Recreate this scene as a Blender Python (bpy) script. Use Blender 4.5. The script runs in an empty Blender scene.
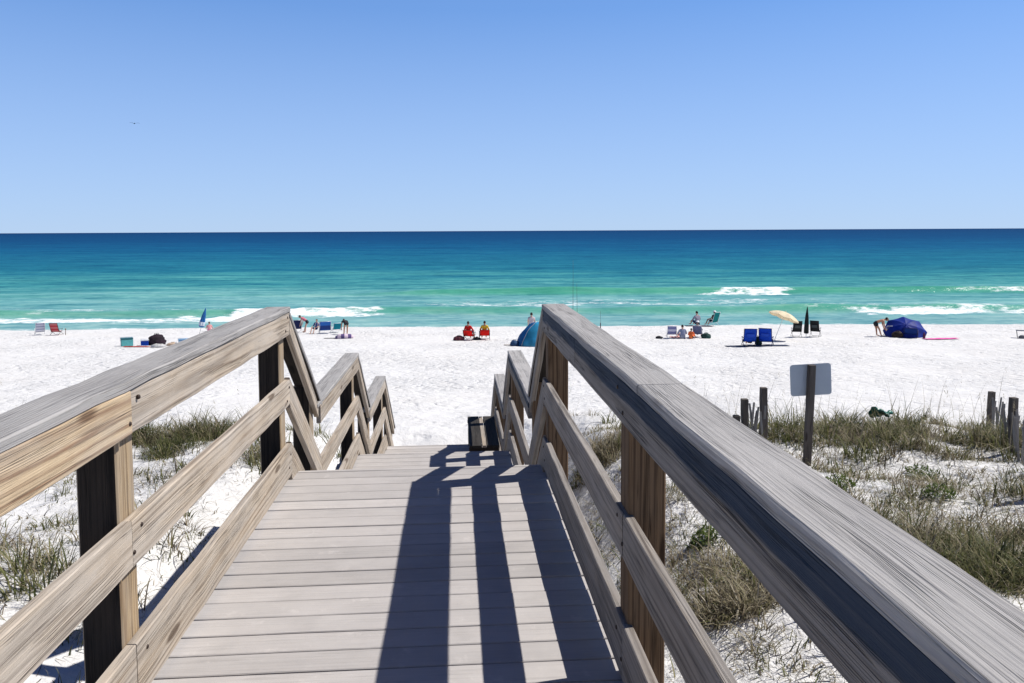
import bpy, bmesh, math, random
from mathutils import Vector, Matrix, noise
random.seed(11)
R = math.radians
C = bpy.context.scene.collection
# ------------------------------------------------------------------ camera constants
CZ = 7.7                      # eye height above the sea (z = 0)
FPX, PITCH, YAW, ROLL = 769.0, R(3.8), R(4.15), R(0.28)
SHIFT = 110.8 - 769.0*math.tan(R(3.8))     # vertical lens shift, pixels of 1024
fw = Vector((math.sin(YAW)*math.cos(PITCH), math.cos(YAW)*math.cos(PITCH), -math.sin(PITCH)))
rt = Vector((math.cos(YAW), -math.sin(YAW), 0))
up = rt.cross(fw)
rt2 = rt*math.cos(ROLL) - up*math.sin(ROLL)
up2 = up*math.cos(ROLL) + rt*math.sin(ROLL)
FH = Vector((math.sin(YAW), math.cos(YAW), 0)); RH = Vector((math.cos(YAW), -math.sin(YAW), 0))

def interp(x, tab):
    if x <= tab[0][0]: return tab[0][1]
    for (a, b), (c, d) in zip(tab, tab[1:]):
        if x <= c: return b+(d-b)*(x-a)/(c-a)
    return tab[-1][1]
def sstep(a, b, x):
    t = max(0, min(1, (x-a)/(b-a))); return t*t*(3-2*t)
BEACH = [(14,-4.75),(18,-5.0),(30,-5.85),(48,-7.0),(56,-7.42),(61.6,-7.7),(80,-8.9)]
DUNE = [(-30,-1.9),(-5,-2.3),(0,-2.45),(3,-2.6),(7,-2.95),(11,-3.4),(13.5,-3.62),(15.5,-3.95),(18.5,-4.9),(20.5,-5.2)]
CORR = [(4,-2.75),(6,-3.3),(9,-4.2),(12,-4.6),(14,-4.74),(15.5,-4.83)]
def ground(x, y):
    u = x*FH.x + y*FH.y; a = x*RH.x + y*RH.y
    ub = u + .7*sstep(-10, -45, a)
    zb = interp(ub, BEACH)
    zb += 0.05*noise.noise(Vector((x*.35, y*.35, 3))) * sstep(63, 50, u) + .05*noise.noise(Vector((a*.06, 2.2, 0)))
    if u < 22:
        uu = u + 1.1*noise.noise(Vector((x*.22, y*.12, 7.7)))
        zd = interp(uu, DUNE)
        zd += .16*noise.noise(Vector((x*.45, y*.45, 0))) + .07*noise.noise(Vector((x*1.3, y*1.3, 5))) + .02*noise.noise(Vector((x*4, y*4, 9)))
        k = sstep(21, 18.5, u)
        z = zb*(1-k) + zd*k
        w = sstep(1.3, 3.0, abs(x+.27))
        if y > 3: 
            zc = interp(y, CORR) if y < 15.5 else min(z, zb)
            kk = sstep(17.5, 15, y)*sstep(3, 5, y)*(1-w)
            z = z*(1-kk) + (zc + .05*noise.noise(Vector((x*1.3, y*1.3, 5))))*kk
    else: z = zb
    return CZ + z
def ray(px, py):
    return (fw + rt2*((px-512)/FPX) + up2*((341.5-SHIFT-py)/FPX)).normalized()
def at(px, py):
    """ground point seen at a pixel of the reference"""
    d = ray(px, py); t = 1.0; o = Vector((0, 0, CZ))
    while t < 300:
        p = o + d*t
        if p.z <= ground(p.x, p.y):
            lo, hi = t-.25, t
            for _ in range(14):
                m = (lo+hi)/2; q = o+d*m
                if q.z <= ground(q.x, q.y): hi = m
                else: lo = m
            q = o+d*hi; return Vector((q.x, q.y, ground(q.x, q.y)))
        t += .25
    return o+d*t
# ------------------------------------------------------------------ node helpers
class NT:
    def __init__(s, name):
        s.m = bpy.data.materials.new(name); s.m.use_nodes = True
        s.t = s.m.node_tree; s.n = s.t.nodes; s.l = s.t.links
        s.b = s.n['Principled BSDF']
    def new(s, typ, ins=None, **kw):
        n = s.n.new(typ)
        for k, v in kw.items(): setattr(n, k, v)
        for k, v in (ins or {}).items():
            if isinstance(v, bpy.types.NodeSocket): s.l.new(v, n.inputs[k])
            else: n.inputs[k].default_value = v
        return n
    def math(s, op, a, b=0.0, clamp=False):
        n = s.new('ShaderNodeMath', {0: a, 1: b}, operation=op); n.use_clamp = clamp; return n.outputs[0]
    def mix(s, f, a, b, mode='MIX'):
        n = s.new('ShaderNodeMix', data_type='RGBA', blend_type=mode)
        for i, v in ((0, f), (6, a), (7, b)):
            if isinstance(v, bpy.types.NodeSocket): s.l.new(v, n.inputs[i])
            else: n.inputs[i].default_value = v if i == 0 else ((*v, 1) if len(v) == 3 else v)
        return n.outputs[2]
    def mapr(s, v, a, b, c=0.0, d=1.0):
        return s.new('ShaderNodeMapRange', {0: v, 1: a, 2: b, 3: c, 4: d}).outputs[0]
    def noise(s, vec, scale, detail=3, rough=.5, dist=0.0):
        return s.new('ShaderNodeTexNoise', {'Vector': vec, 'Scale': scale, 'Detail': detail, 'Roughness': rough, 'Distortion': dist}).outputs[0]
    def map(s, vec, sc):
        return s.new('ShaderNodeMapping', {'Vector': vec, 'Scale': sc}).outputs[0]
    def attr(s, name): return s.new('ShaderNodeAttribute', attribute_name=name)
    def ramp(s, v, stops):
        r = s.new('ShaderNodeValToRGB', {0: v}); e = r.color_ramp.elements
        while len(e) < len(stops): e.new(.5)
        for el, (p, c) in zip(e, stops): el.position = p; el.color = (*c, 1)
        return r.outputs[0]
    def bump(s, h, strength, dist):
        s.l.new(s.new('ShaderNodeBump', {'Height': h, 'Strength': strength, 'Distance': dist}).outputs[0], s.b.inputs['Normal'])
    def set(s, **kw):
        for k, v in kw.items():
            k = k.replace('_', ' ')
            if isinstance(v, bpy.types.NodeSocket): s.l.new(v, s.b.inputs[k])
            else: s.b.inputs[k].default_value = (*v, 1) if isinstance(v, tuple) and len(v) == 3 else v
        return s.m
def plain(name, col, rough=.75, var=.12, scale=6.0, spec=.25, metal=0.0, trans=0.0):
    t = NT(name)
    co = t.new('ShaderNodeTexCoord').outputs['Object']
    n = t.noise(co, scale, 4)
    c = t.mix(t.mapr(n, .3, .7), tuple(x*(1-var) for x in col), tuple(min(1, x*(1+var)) for x in col))
    t.bump(t.noise(co, scale*9, 2), .15, .01)
    if trans:
        tr = t.new('ShaderNodeBsdfTranslucent', {'Color': c}).outputs[0]
        t.l.new(t.new('ShaderNodeMixShader', {0: trans, 1: t.b.outputs[0], 2: tr}).outputs[0], t.n['Material Output'].inputs[0])
    return t.set(Base_Color=c, Roughness=rough, Specular_IOR_Level=spec, Metallic=metal)

def wood(name, c1, c2, grey, gamt, crack=.5, ringf=95.0, upper_band=None, bump=.5, ringk=.5, knots=.8, scuff=0.0, fibk=.45):
    t = NT(name)
    gc = t.attr('gc').outputs['Vector']
    warp = t.noise(t.map(gc, (.7, 12, 12)), 1.0, 4, .6)
    warp2 = t.noise(t.map(gc, (.28, 1, 1)), 1.0, 1, .5)
    warp3 = t.noise(t.map(gc, (.5, .5, .5)), 1.0, 2, .5)
    sep = t.new('ShaderNodeSeparateXYZ', {0: gc})
    a2 = t.math('POWER', t.math('ADD', sep.outputs[1], t.math('MULTIPLY', t.math('SUBTRACT', warp2, .5), .14)), 2.0)
    b2 = t.math('POWER', t.math('ADD', sep.outputs[2], t.math('MULTIPLY', warp3, .06)), 2.0)
    r = t.math('ADD', t.math('SQRT', t.math('ADD', a2, b2)), t.math('MULTIPLY', warp, .016))
    r = t.math('POWER', r, .8)
    rings = t.mapr(t.math('SINE', t.math('MULTIPLY', r, ringf*6.283)), -1, 1)
    rings = t.math('MULTIPLY', t.math('POWER', rings, 3.2), t.mapr(t.noise(t.map(gc, (.9, 14, 14)), 1.0, 3, .6), .32, .62, .15, 1.0))
    fib = t.noise(t.map(gc, (2.6, 230, 230)), 1.0, 4, .7)
    fib2 = t.noise(t.map(gc, (.9, 60, 60)), 1.0, 4, .65)
    fine = t.math('ADD', t.math('MULTIPLY', fib, .6), t.math('MULTIPLY', fib2, .4))
    g1 = t.math('ADD', t.math('MULTIPLY', rings, ringk), t.mapr(fine, .42, .68, 0, fibk), True)
    col = t.mix(g1, c1, c2)
    big = t.noise(t.map(gc, (1.3, 9, 9)), 1.0, 5, .65)
    col = t.mix(t.math('MULTIPLY', t.mapr(big, .38, .58), gamt, True), col, t.mix(g1, grey, tuple(x*.62 for x in grey)))
    # short hairline splits that follow the grain
    def hair(sc_, seed, wd):
        n_ = t.noise(t.new('ShaderNodeVectorMath', {0: t.map(gc, sc_), 1: (seed, seed, 0)}, operation='ADD').outputs[0], 1.0, 2, .5)
        return t.mapr(t.math('ABSOLUTE', t.math('SUBTRACT', n_, .5)), 0, wd, 1, 0)
    brk = t.mapr(t.noise(t.map(gc, (1.7, 16, 16)), 1.0, 3, .6), .46, .56)
    hl = t.math('MAXIMUM', hair((.55, 48, 48), 3.3, .022), t.math('MULTIPLY', hair((.8, 90, 90), 9.1, .03), .7))
    ck = t.math('MULTIPLY', hl, brk)
    # knots
    vo = t.new('ShaderNodeTexVoronoi', {'Vector': t.map(gc, (1.35, 5.2, 5.2)), 'Scale': 1.0}).outputs['Distance']
    kn = t.mapr(vo, .075, .125, 1, 0)
    col = t.mix(t.math('MULTIPLY', kn, knots), col, (c2[0]*.42, c2[1]*.36, c2[2]*.33))
    col = t.mix(t.math('MULTIPLY', ck, crack), col, (c2[0]*.25, c2[1]*.23, c2[2]*.22))
    blot = t.noise(gc, 2.3, 5, .65)
    col = t.mix(t.mapr(blot, .3, .7, .0, .28), col, (c2[0]*.55, c2[1]*.55, c2[2]*.56))
    if scuff:
        sc1 = t.noise(gc, 9.0, 6, .7)
        col = t.mix(t.mapr(sc1, .60, .74, 0, scuff), col, tuple(min(1, x*1.35) for x in c1))
        sc2 = t.noise(gc, 3.1, 4, .6)
        col = t.mix(t.mapr(sc2, .56, .72, 0, scuff*.7), col, tuple(x*.62 for x in c1))
    if upper_band:  # recolours the upper part of the board, with a wavy edge
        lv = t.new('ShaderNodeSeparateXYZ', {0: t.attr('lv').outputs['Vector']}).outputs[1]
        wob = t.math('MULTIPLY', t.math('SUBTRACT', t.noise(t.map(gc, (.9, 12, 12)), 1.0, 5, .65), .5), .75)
        e = t.mapr(t.math('ADD', lv, wob), upper_band[1], upper_band[1]+.10)
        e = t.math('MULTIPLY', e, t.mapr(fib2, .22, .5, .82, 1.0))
        col = t.mix(t.math('MULTIPLY', e, upper_band[2]), col, upper_band[0])
    tone = t.attr('tone').outputs['Fac']
    col = t.mix(1.0, col, t.new('ShaderNodeCombineColor', {0: tone, 1: tone, 2: tone}).outputs[0], 'MULTIPLY')
    h = t.math('SUBTRACT', t.math('ADD', t.math('MULTIPLY', rings, .35), t.math('MULTIPLY', fib, .8)), t.math('MULTIPLY', ck, 1.6))
    t.bump(h, bump, .006)
    return t.set(Base_Color=col, Roughness=.85, Specular_IOR_Level=.2)

M = {}
M['cap'] = wood('weathered_cap_wood', (.435,.415,.40), (.27,.255,.24), (.42,.405,.39), .7, .42, ringf=62, ringk=.42, knots=.5, bump=.7, fibk=.5)
M['deck'] = wood('deck_wood', (.495,.462,.438), (.405,.375,.355), (.475,.448,.43), .6, .2, bump=.25, ringf=50, ringk=.12, knots=0.0, scuff=.4, fibk=.35)
M['tan'] = wood('tan_rail_wood', (.60,.465,.305), (.27,.165,.10), (.56,.475,.375), .7, .45, ringf=34, ringk=1.0, fibk=.3)
M['rail'] = wood('aged_rail_wood', (.545,.455,.355), (.235,.175,.125), (.50,.445,.385), .8, .5, ringf=36, ringk=.85, scuff=.3, bump=.55, fibk=.32)
M['railR'] = wood('grey_rail_wood', (.35,.31,.27), (.145,.12,.10), (.335,.312,.29), .7, .6, ringf=38, ringk=.75, scuff=.3, bump=.6, fibk=.4)
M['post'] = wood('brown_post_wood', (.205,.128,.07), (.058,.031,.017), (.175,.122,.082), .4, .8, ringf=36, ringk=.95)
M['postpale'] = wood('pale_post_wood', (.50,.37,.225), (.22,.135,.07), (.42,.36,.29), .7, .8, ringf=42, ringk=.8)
M['nearblack'] = wood('near_black_wood', (.020,.016,.014), (.007,.006,.006), (.115,.085,.062), .35, .8, ringf=40, ringk=.7)  # near-black wood for post fronts, stair-cap undersides and bench ends
M['fasciaR'] = wood('dark_topped_rail_wood', (.30,.272,.245), (.115,.098,.083), (.29,.27,.255), .7, .95, ringf=40, ringk=.75, upper_band=((.008,.027,.060), .02, .88), bump=.8)  # blue-black colour over the upper half of the board
M['slat'] = wood('fence_slat_wood', (.34,.31,.28), (.2,.18,.16), (.33,.32,.30), .8, .6)
M['fpost'] = wood('dark_fence_post_wood', (.15,.125,.10), (.075,.06,.05), (.17,.15,.14), .5, .9)
# ------------------------------------------------------------------ mesh helpers
def empty(name, loc=(0,0,0), rz=0.0, rot=None):
    o = bpy.data.objects.new(name, None); C.objects.link(o); o.location = loc
    o.rotation_euler = rot if rot else (0, 0, rz); o.empty_display_size = .2
    return o
def tag(o, label=None, cat=None, group=None, kind=None):
    if label: o['label'] = label
    if cat: o['category'] = cat
    if group: o['group'] = group
    if kind: o['kind'] = kind
    return o
def thing(name, label, cat, loc=(0,0,0), rz=0.0, group=None, rot=None):
    return tag(empty(name, loc, rz, rot), label, cat, group)
def link(name, me, mats, parent=None, smooth=False):
    o = bpy.data.objects.new(name, me); C.objects.link(o)
    for m in (mats if isinstance(mats, (list, tuple)) else [mats]): me.materials.append(m)
    if parent: o.parent = parent
    if smooth:
        for p in me.polygons: p.use_smooth = True
    return o
def obj(name, bm, mats, parent=None, smooth=False):
    bmesh.ops.recalc_face_normals(bm, faces=bm.faces)
    me = bpy.data.meshes.new(name); bm.to_mesh(me); bm.free()
    return link(name, me, mats, parent, smooth)
def dup(root, loc, rz=None, label=None):
    r = root.copy(); C.objects.link(r); r.location = loc
    if rz is not None: r.rotation_euler = (0, 0, rz)
    if label: r['label'] = label
    for ch in list(root.children):
        c = ch.copy(); C.objects.link(c); c.parent = r
        for g in ch.children:
            d = g.copy(); C.objects.link(d); d.parent = c
    return r
class Boards:
    """collects sawn boards with grain attributes; build() makes ONE mesh"""
    def __init__(s): s.v = []; s.f = []; s.gc = []; s.lv = []; s.tone = []; s.mi = []
    def box(s, o, L, W, T, segs=None, tone=None, jit=.0012, bev=.004, mi=None, vert_ends=False):
        """o: start centre; L: vector along; W: full width vector; T: full thickness vector"""
        o, L, W, T = map(Vector, (o, L, W, T)); ln = L.length; w = W.length; t = T.length
        n = segs or max(2, int(ln/.22)); base = len(s.v)
        off = Vector((random.uniform(0, 40), random.uniform(-.04, .04), random.uniform(0, .03)))
        tn = tone if tone else random.uniform(.9, 1.08)
        bw, bt = min(bev, w*.2)/w, min(bev, t*.2)/t
        prof = [(-.5,-.5+bt),(-.5+bw,-.5),(.5-bw,-.5),(.5,-.5+bt),(.5,.5-bt),(.5-bw,.5),(-.5+bw,.5),(-.5,.5-bt)]
        for i in range(n+1):
            k = i/n; jw = random.gauss(0, jit); jt = random.gauss(0, jit); sq = 1 - (.004/w if i in (0, n) else 0)
            for (a, b) in prof:
                s.v.append(o + L*k + W*(a*sq) + T*(b*sq) + W.normalized()*jw + T.normalized()*jt)
                s.gc.append((ln*k+off.x, a*w+off.y, b*t+off.z)); s.lv.append((k, a, b)); s.tone.append(tn)
        m = mi or 0
        for i in range(n):
            for j in range(8):
                q = base+i*8+j; q2 = base+i*8+(j+1) % 8
                s.f.append((q, q2, q2+8, q+8)); s.mi.append(m)
        s.f.append(tuple(base+j for j in range(7, -1, -1))); s.mi.append(m)
        s.f.append(tuple(base+n*8+j for j in range(8))); s.mi.append(m)
        return s
    def build(s, name, mats, parent=None, sel=None):
        me = bpy.data.meshes.new(name); me.from_pydata([tuple(v) for v in s.v], [], s.f)
        A = me.attributes.new('gc', 'FLOAT_VECTOR', 'POINT'); A.data.foreach_set('vector', [c for g in s.gc for c in g])
        A = me.attributes.new('lv', 'FLOAT_VECTOR', 'POINT'); A.data.foreach_set('vector', [c for g in s.lv for c in g])
        A = me.attributes.new('tone', 'FLOAT', 'POINT'); A.data.foreach_set('value', s.tone)
        bm = bmesh.new(); bm.from_mesh(me); bmesh.ops.recalc_face_normals(bm, faces=bm.faces); bm.to_mesh(me); bm.free()
        o = link(name, me, mats, parent)
        for p, m in zip(me.polygons, s.mi): p.material_index = m
        if sel:
            for p in me.polygons: p.material_index = sel(p)
        return o
def tube(bm, pts, r, n=8, r2=None, caps=True):
    pts = [Vector(p) for p in pts]; rings = []
    for i, p in enumerate(pts):
        d = (pts[min(i+1, len(pts)-1)] - pts[max(i-1, 0)]).normalized()
        a = d.orthogonal().normalized() if i == 0 else (pa - d*pa.dot(d)).normalized()
        pa = a; b = d.cross(a); rr = r if r2 is None else r+(r2-r)*i/(len(pts)-1)
        rings.append([bm.verts.new(p + (a*math.cos(6.2832*k/n) + b*math.sin(6.2832*k/n))*rr) for k in range(n)])
    for x, y in zip(rings, rings[1:]):
        for k in range(n): bm.faces.new((x[k], x[(k+1) % n], y[(k+1) % n], y[k]))
    if caps: bm.faces.new(rings[0][::-1]); bm.faces.new(rings[-1])
    return bm
def bbox(bm, c, s, rot=None, bev=0.0):
    mt = Matrix.Translation(c) @ (rot.to_4x4() if rot else Matrix()) @ Matrix.Diagonal((*s, 1))
    r = bmesh.ops.create_cube(bm, size=1, matrix=mt)
    if bev: bmesh.ops.bevel(bm, geom=list({e for v in r['verts'] for e in v.link_edges}), offset=bev, segments=2, affect='EDGES')
    return bm
def sheet(bm, P, nu, nv, thick=.006):
    """grid surface P(u,v) with real thickness"""
    vs = [[bm.verts.new(P(i/nu, j/nv)) for j in range(nv+1)] for i in range(nu+1)]
    fs = [bm.faces.new((vs[i][j], vs[i+1][j], vs[i+1][j+1], vs[i][j+1])) for i in range(nu) for j in range(nv)]
    bmesh.ops.recalc_face_normals(bm, faces=fs)
    bmesh.ops.solidify(bm, geom=fs, thickness=thick)
    return bm
def lathe(bm, prof, n=20, fold=0.0, k=8):
    rings = []
    for (r, z) in prof:
        rings.append([bm.verts.new((r*(1+fold*math.cos(k*6.2832*i/n))*math.cos(6.2832*i/n), r*(1+fold*math.cos(k*6.2832*i/n))*math.sin(6.2832*i/n), z)) for i in range(n)])
    for x, y in zip(rings, rings[1:]):
        for i in range(n): bm.faces.new((x[i], x[(i+1) % n], y[(i+1) % n], y[i]))
    bm.faces.new(rings[0][::-1]); bm.faces.new(rings[-1])
    return bm
def blob(bm, c, s, seed=0, amp=.25, sub=2, freq=2.5):
    r = bmesh.ops.create_icosphere(bm, subdivisions=sub, radius=1)
    for v in r['verts']:
        d = v.co.normalized()
        v.co = Vector(c) + Vector((d.x*s[0], d.y*s[1], max(d.z, -.6)*s[2]))*(1+amp*noise.noise(d*freq+Vector((seed, seed*1.7, 0))))
    return bm

# ================================================================== SETTING: sand, sea
def graded(lo, hi, c, d0, g):
    """coordinates from lo to hi, spacing d0 near c growing by g per metre away"""
    o = [c]; x = c
    while x < hi: x += d0 + g*max(0, x-c-6); o.append(x)
    x = c
    while x > lo: x -= d0 + g*max(0, c-x-6); o.insert(0, x)
    return o
xs = graded(-190, 190, 0, .13, .045); ys = graded(-25, 85, 7, .12, .012)
me = bpy.data.meshes.new('sand')
me.from_pydata([(x, y, ground(x, y)) for y in ys for x in xs], [],
               [(j*len(xs)+i, j*len(xs)+i+1, (j+1)*len(xs)+i+1, (j+1)*len(xs)+i) for j in range(len(ys)-1) for i in range(len(xs)-1)])
t = NT('white_quartz_sand'); co = t.new('ShaderNodeTexCoord').outputs['Object']
n1 = t.noise(co, 1.1, 5, .6); n2 = t.noise(co, 60, 3, .6); n3 = t.noise(co, .25, 3)
c = t.mix(t.mapr(n1, .3, .7), (.64,.63,.615), (.72,.712,.70))
c = t.mix(t.mapr(n2, .35, .75, 0, .4), c, (.55,.53,.51))
c = t.mix(t.mapr(n3, .45, .7, 0, .25), c, (.66,.63,.595))
fp = t.new('ShaderNodeTexVoronoi', {'Vector': t.new('ShaderNodeVectorMath', {0: co, 1: t.new('ShaderNodeVectorMath', {0: t.new('ShaderNodeTexNoise', {'Vector': co, 'Scale': 1.5}).outputs['Color'], 3: 1.2}, operation='SCALE').outputs[0]}, operation='ADD').outputs[0], 'Scale': 1.9}, feature='SMOOTH_F1').outputs['Distance']
smo = t.mapr(t.noise(co, .17, 4, .6), .38, .60, .35, 1.25)
hgt = t.math('ADD', t.math('ADD', t.math('MULTIPLY', t.mapr(fp, .05, .42), 1.0), t.math('MULTIPLY', t.noise(co, 5.5, 5, .65), 1.3)), t.math('MULTIPLY', n2, .10))
hgt = t.math('MULTIPLY', hgt, smo)
t.bump(hgt, .8, .085)
sand = link('sand', me, t.set(Base_Color=c, Roughness=.95, Specular_IOR_Level=.1), smooth=True)
tag(sand, kind='structure', label='white sand of the dune and beach'); 

# sea: real swell ridges, foam amount stored where waves break
US = []; u = 57.0
while u < 118: US.append(u); u += .16
d = .17
while u < 45000: US.append(u); u += d; d *= 1.035
NA = 520
def box1(x, a, b, e): return sstep(a-e, a+e, x)*(1-sstep(b-e, b+e, x))
def sea_point(s, u):
    a = u*(.86*s + 2.2*s**7)
    px = 512 + 769*a/u
    wob = noise.noise(Vector((a*.05, u*.02, 1)))
    z = 0.0; foam = 0.0; face = 0.0
    if u < 130:
        c1 = 93.6 + 1.3*noise.noise(Vector((a*.03, 0, 4))) - 1.0*sstep(650, 900, px)
        A1 = .8*sstep(330, 470, px)*(.75+.35*noise.noise(Vector((a*.08, 4, 4)))) + .1
        q = u - c1; w = 1.5 if q < 0 else 4.5
        z += A1*math.exp(-(q/w)**2); face += A1/.62*math.exp(-((q+.9)/1.3)**2)
        c2 = 72.2 + 1.2*noise.noise(Vector((a*.04, 9, 4))) - 1.5*sstep(400, 250, px)
        A2 = .7*(.75+.4*noise.noise(Vector((a*.09, 1, 8))))
        q2 = u - c2; w = 1.3 if q2 < 0 else 3.5
        z += A2*math.exp(-(q2/w)**2); face += A2/.5*math.exp(-((q2+.8)/1.2)**2)*.8
        # breaking crests and their wash
        jx = px + 26*noise.noise(Vector((a*.12, u*.25, 31))) + 9*noise.noise(Vector((a*.6, u*.9, 12)))
        ju = u + .9*noise.noise(Vector((a*.22, 3, 17))) + .5*noise.noise(Vector((a*.9, u*.4, 5)))
        foam += 1.0*box1(jx, 715, 792, 12)*box1(ju, c1-3.0, c1+.5, .9)
        foam += .66*box1(jx, 950, 1100, 30)*box1(ju, c1-1.6, c1+.5, .8)
        foam += .66*box1(jx, 400, 830, 110)*box1(ju, 76.5, 86.0, 4)*(.75+.6*noise.noise(Vector((a*.1, u*.3, 8))))
        foam += (.78+.5*noise.noise(Vector((a*.09, u*.2, 50))))*box1(jx, -160, 238, 14)*box1(ju, c2-5.4, c2-2.2, 1.2)
        foam += .92*box1(jx, 225, 384, 12)*box1(ju, c2-2.8, c2+.5, .9)
        foam += .58*box1(jx, -200, 330, 80)*box1(ju, c2, c2+7, 3.5)
        foam += (.86+.5*noise.noise(Vector((a*.1, u*.25, 60))))*box1(jx, 850, 1200, 24)*box1(ju, c2-3.9, c2-.9, .9)
        foam += .6*box1(jx, 800, 1200, 50)*box1(ju, c2-1, c2+6, 3.5)
        foam += .40*box1(u, 60.0, 62.3 + 1.2*wob, .5)
        z += .05*noise.noise(Vector((a*.5, u*1.1, 2)))
        if foam > .4: z += .16*(foam-.3)*(.5+noise.noise(Vector((a*1.2, u*1.6, 6))))
    p = RH*a + FH*u
    return (p.x, p.y, z), foam, face
vv, fo, fa, of = [], [], [], []
for u in US:
    for i in range(NA+1):
        p, f1, f2 = sea_point(-1+2*i/NA, u); vv.append(p); fo.append(f1); fa.append(min(1, f2)); of.append(math.log10(u))
me = bpy.data.meshes.new('sea')
W = NA+1
me.from_pydata(vv, [], [(j*W+i, j*W+i+1, (j+1)*W+i+1, (j+1)*W+i) for j in range(len(US)-1) for i in range(NA)])
for nm, dat in (('foam', fo), ('face', fa), ('off', of)):
    me.attributes.new(nm, 'FLOAT', 'POINT').data.foreach_set('value', dat)
t = NT('gulf_water')
geo = t.new('ShaderNodeNewGeometry').outputs['Position']
rot = t.new('ShaderNodeMapping', {'Vector': geo, 'Rotation': (0, 0, YAW)}).outputs[0]
st = t.map(rot, (.16, 1, 1))
off = t.attr('off').outputs['Fac']
s1 = t.noise(t.map(rot, (.010, .06, 1)), 1.0, 7, .68)
s2 = t.noise(t.map(rot, (.07, .42, 1)), 1.0, 6, .7)
s3 = t.noise(t.map(rot, (.5, 1.6, 1)), 1.0, 4, .65)
o2 = t.math('ADD', off, t.math('ADD', t.math('MULTIPLY', t.math('SUBTRACT', s1, .5), .42), t.math('MULTIPLY', t.math('SUBTRACT', s2, .5), .42)))
k = t.mapr(o2, 1.79, 3.79)
col = t.ramp(k, [(0.0, (.30,.50,.475)), (.04, (.215,.46,.445)), (.09, (.135,.385,.375)), (.135, (.065,.31,.315)), (.20, (.018,.19,.265)), (.36, (.006,.115,.235)), (.53, (.003,.072,.19)), (1.0, (.002,.046,.145))])
col = t.mix(t.mapr(t.math('ADD', t.math('MULTIPLY', s2, .6), t.math('MULTIPLY', s3, .4)), .40, .62, 0, .6), col, t.mix(1.0, col, (.36,.50,.62), 'MULTIPLY'))
s5 = t.noise(t.map(rot, (.0035, .022, 1)), 1.0, 9, .8)
col = t.mix(t.mapr(t.math('ADD', t.math('MULTIPLY', s1, .45), t.math('MULTIPLY', s5, .55)), .40, .60, 0, .3), col, t.mix(1.0, col, (.40,.58,.68), 'MULTIPLY'))
for sx, sy, lo, amt in ((.75, 1.0, .52, .34), (.28, .38, .52, .36), (.11, .14, .53, .36), (.045, .05, .53, .34), (.016, .02, .53, .28)):
    sk = t.noise(t.map(rot, (sx, sy, 1)), 1.0, 4, .65, .2)
    col = t.mix(t.mapr(sk, lo, lo+.11, 0, amt), col, t.mix(1.0, col, (.38,.60,.72), 'MULTIPLY'))
    col = t.mix(t.mapr(sk, .47, .36, 0, amt*.45), col, t.mix(1.0, col, (1.9,1.35,1.22), 'MULTIPLY'))
col = t.mix(t.math('MULTIPLY', t.attr('face').outputs['Fac'], .62, True), col, (.055,.34,.185))  # green of light through the thin wave faces, mixed into the colour
fmv = t.math('MULTIPLY', t.attr('foam').outputs['Fac'], .73)
lace = t.math('ADD', t.math('MULTIPLY', t.noise(t.map(rot, (.55, 1.0, 1)), 1.0, 5, .75), .6), t.math('MULTIPLY', t.noise(t.map(rot, (.12, .45, 1)), 1.0, 5, .7), .5))
lace = t.mapr(lace, .40, .70, .02, 1.0)
fm = t.mapr(t.math('SUBTRACT', fmv, lace), -.12, .22)
fm = t.math('MULTIPLY', fm, t.mapr(fmv, .02, .25))
col = t.mix(fm, col, (.84,.86,.86))
t.bump(t.math('ADD', t.math('MULTIPLY', s2, .9), t.math('MULTIPLY', s3, .35)), .55, .55)
t.set(Base_Color=col, Roughness=.9, Specular_IOR_Level=0.0)
gl = t.new('ShaderNodeBsdfGlossy', {'Roughness': .22, 'Normal': t.b.inputs['Normal'].links[0].from_socket}).outputs[0]
t.l.new(t.new('ShaderNodeMixShader', {0: t.mapr(fm, 0, 1, .045, 0), 1: t.b.outputs[0], 2: gl}).outputs[0], t.n['Material Output'].inputs[0])
sea = link('sea', me, t.m, smooth=True)
tag(sea, kind='structure', label='turquoise sea with low breaking waves')

# ================================================================== BOARDWALK
bw = thing('boardwalk', 'weathered grey wooden boardwalk with railings stepping down over the dune to the beach', 'boardwalk')
XL, XR = -1.15, .604
def Z(h): return CZ - h
H = dict(cap=.534, fascia=(.553, .712), mid=(1.015, 1.188), toe=(1.462, 1.682), deck=1.72)
DROP = .90
# plan: (Y0, Y1, drop)
LEV = [(-2.6, 5.36, 0.0), (6.50, 9.0, DROP), (10.15, 12.3, 2*DROP)]
FL = [(5.36, 6.50, 0, DROP), (9.0, 10.15, DROP, 2*DROP), (12.3, 14.0, 2*DROP, 2*DROP+1.24)]
def plank_deck(y0, y1, drop, name):
    B = Boards(); p = .1495; y = y1 - .02; k = 0
    while y > y0:
        wd = .040 if k == 0 else .1410 + random.gauss(0, .001)
        z = Z(H['deck'] + drop) - .016 + random.gauss(0, .0008) - (.004 if k == 0 else 0)
        over = .02*random.random()
        B.box((XL-.19-over, y, z), (XR-XL+.19+.05+over, 0, 0), (0, wd, 0), (0, 0, .032), segs=6, tone=random.uniform(.90, 1.06)*(.93 if random.random() < .15 else 1), jit=.0004, bev=.0035)
        y -= (.020+.0705+.026) if k == 0 else p
        k += 1
    return B.build(name, M['deck'], bw)
plank_deck(-2.6, 5.56, 0, 'deck'); plank_deck(6.45, 9.03, DROP, 'landing'); plank_deck(10.05, 12.55, 2*DROP, 'landing')
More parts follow.
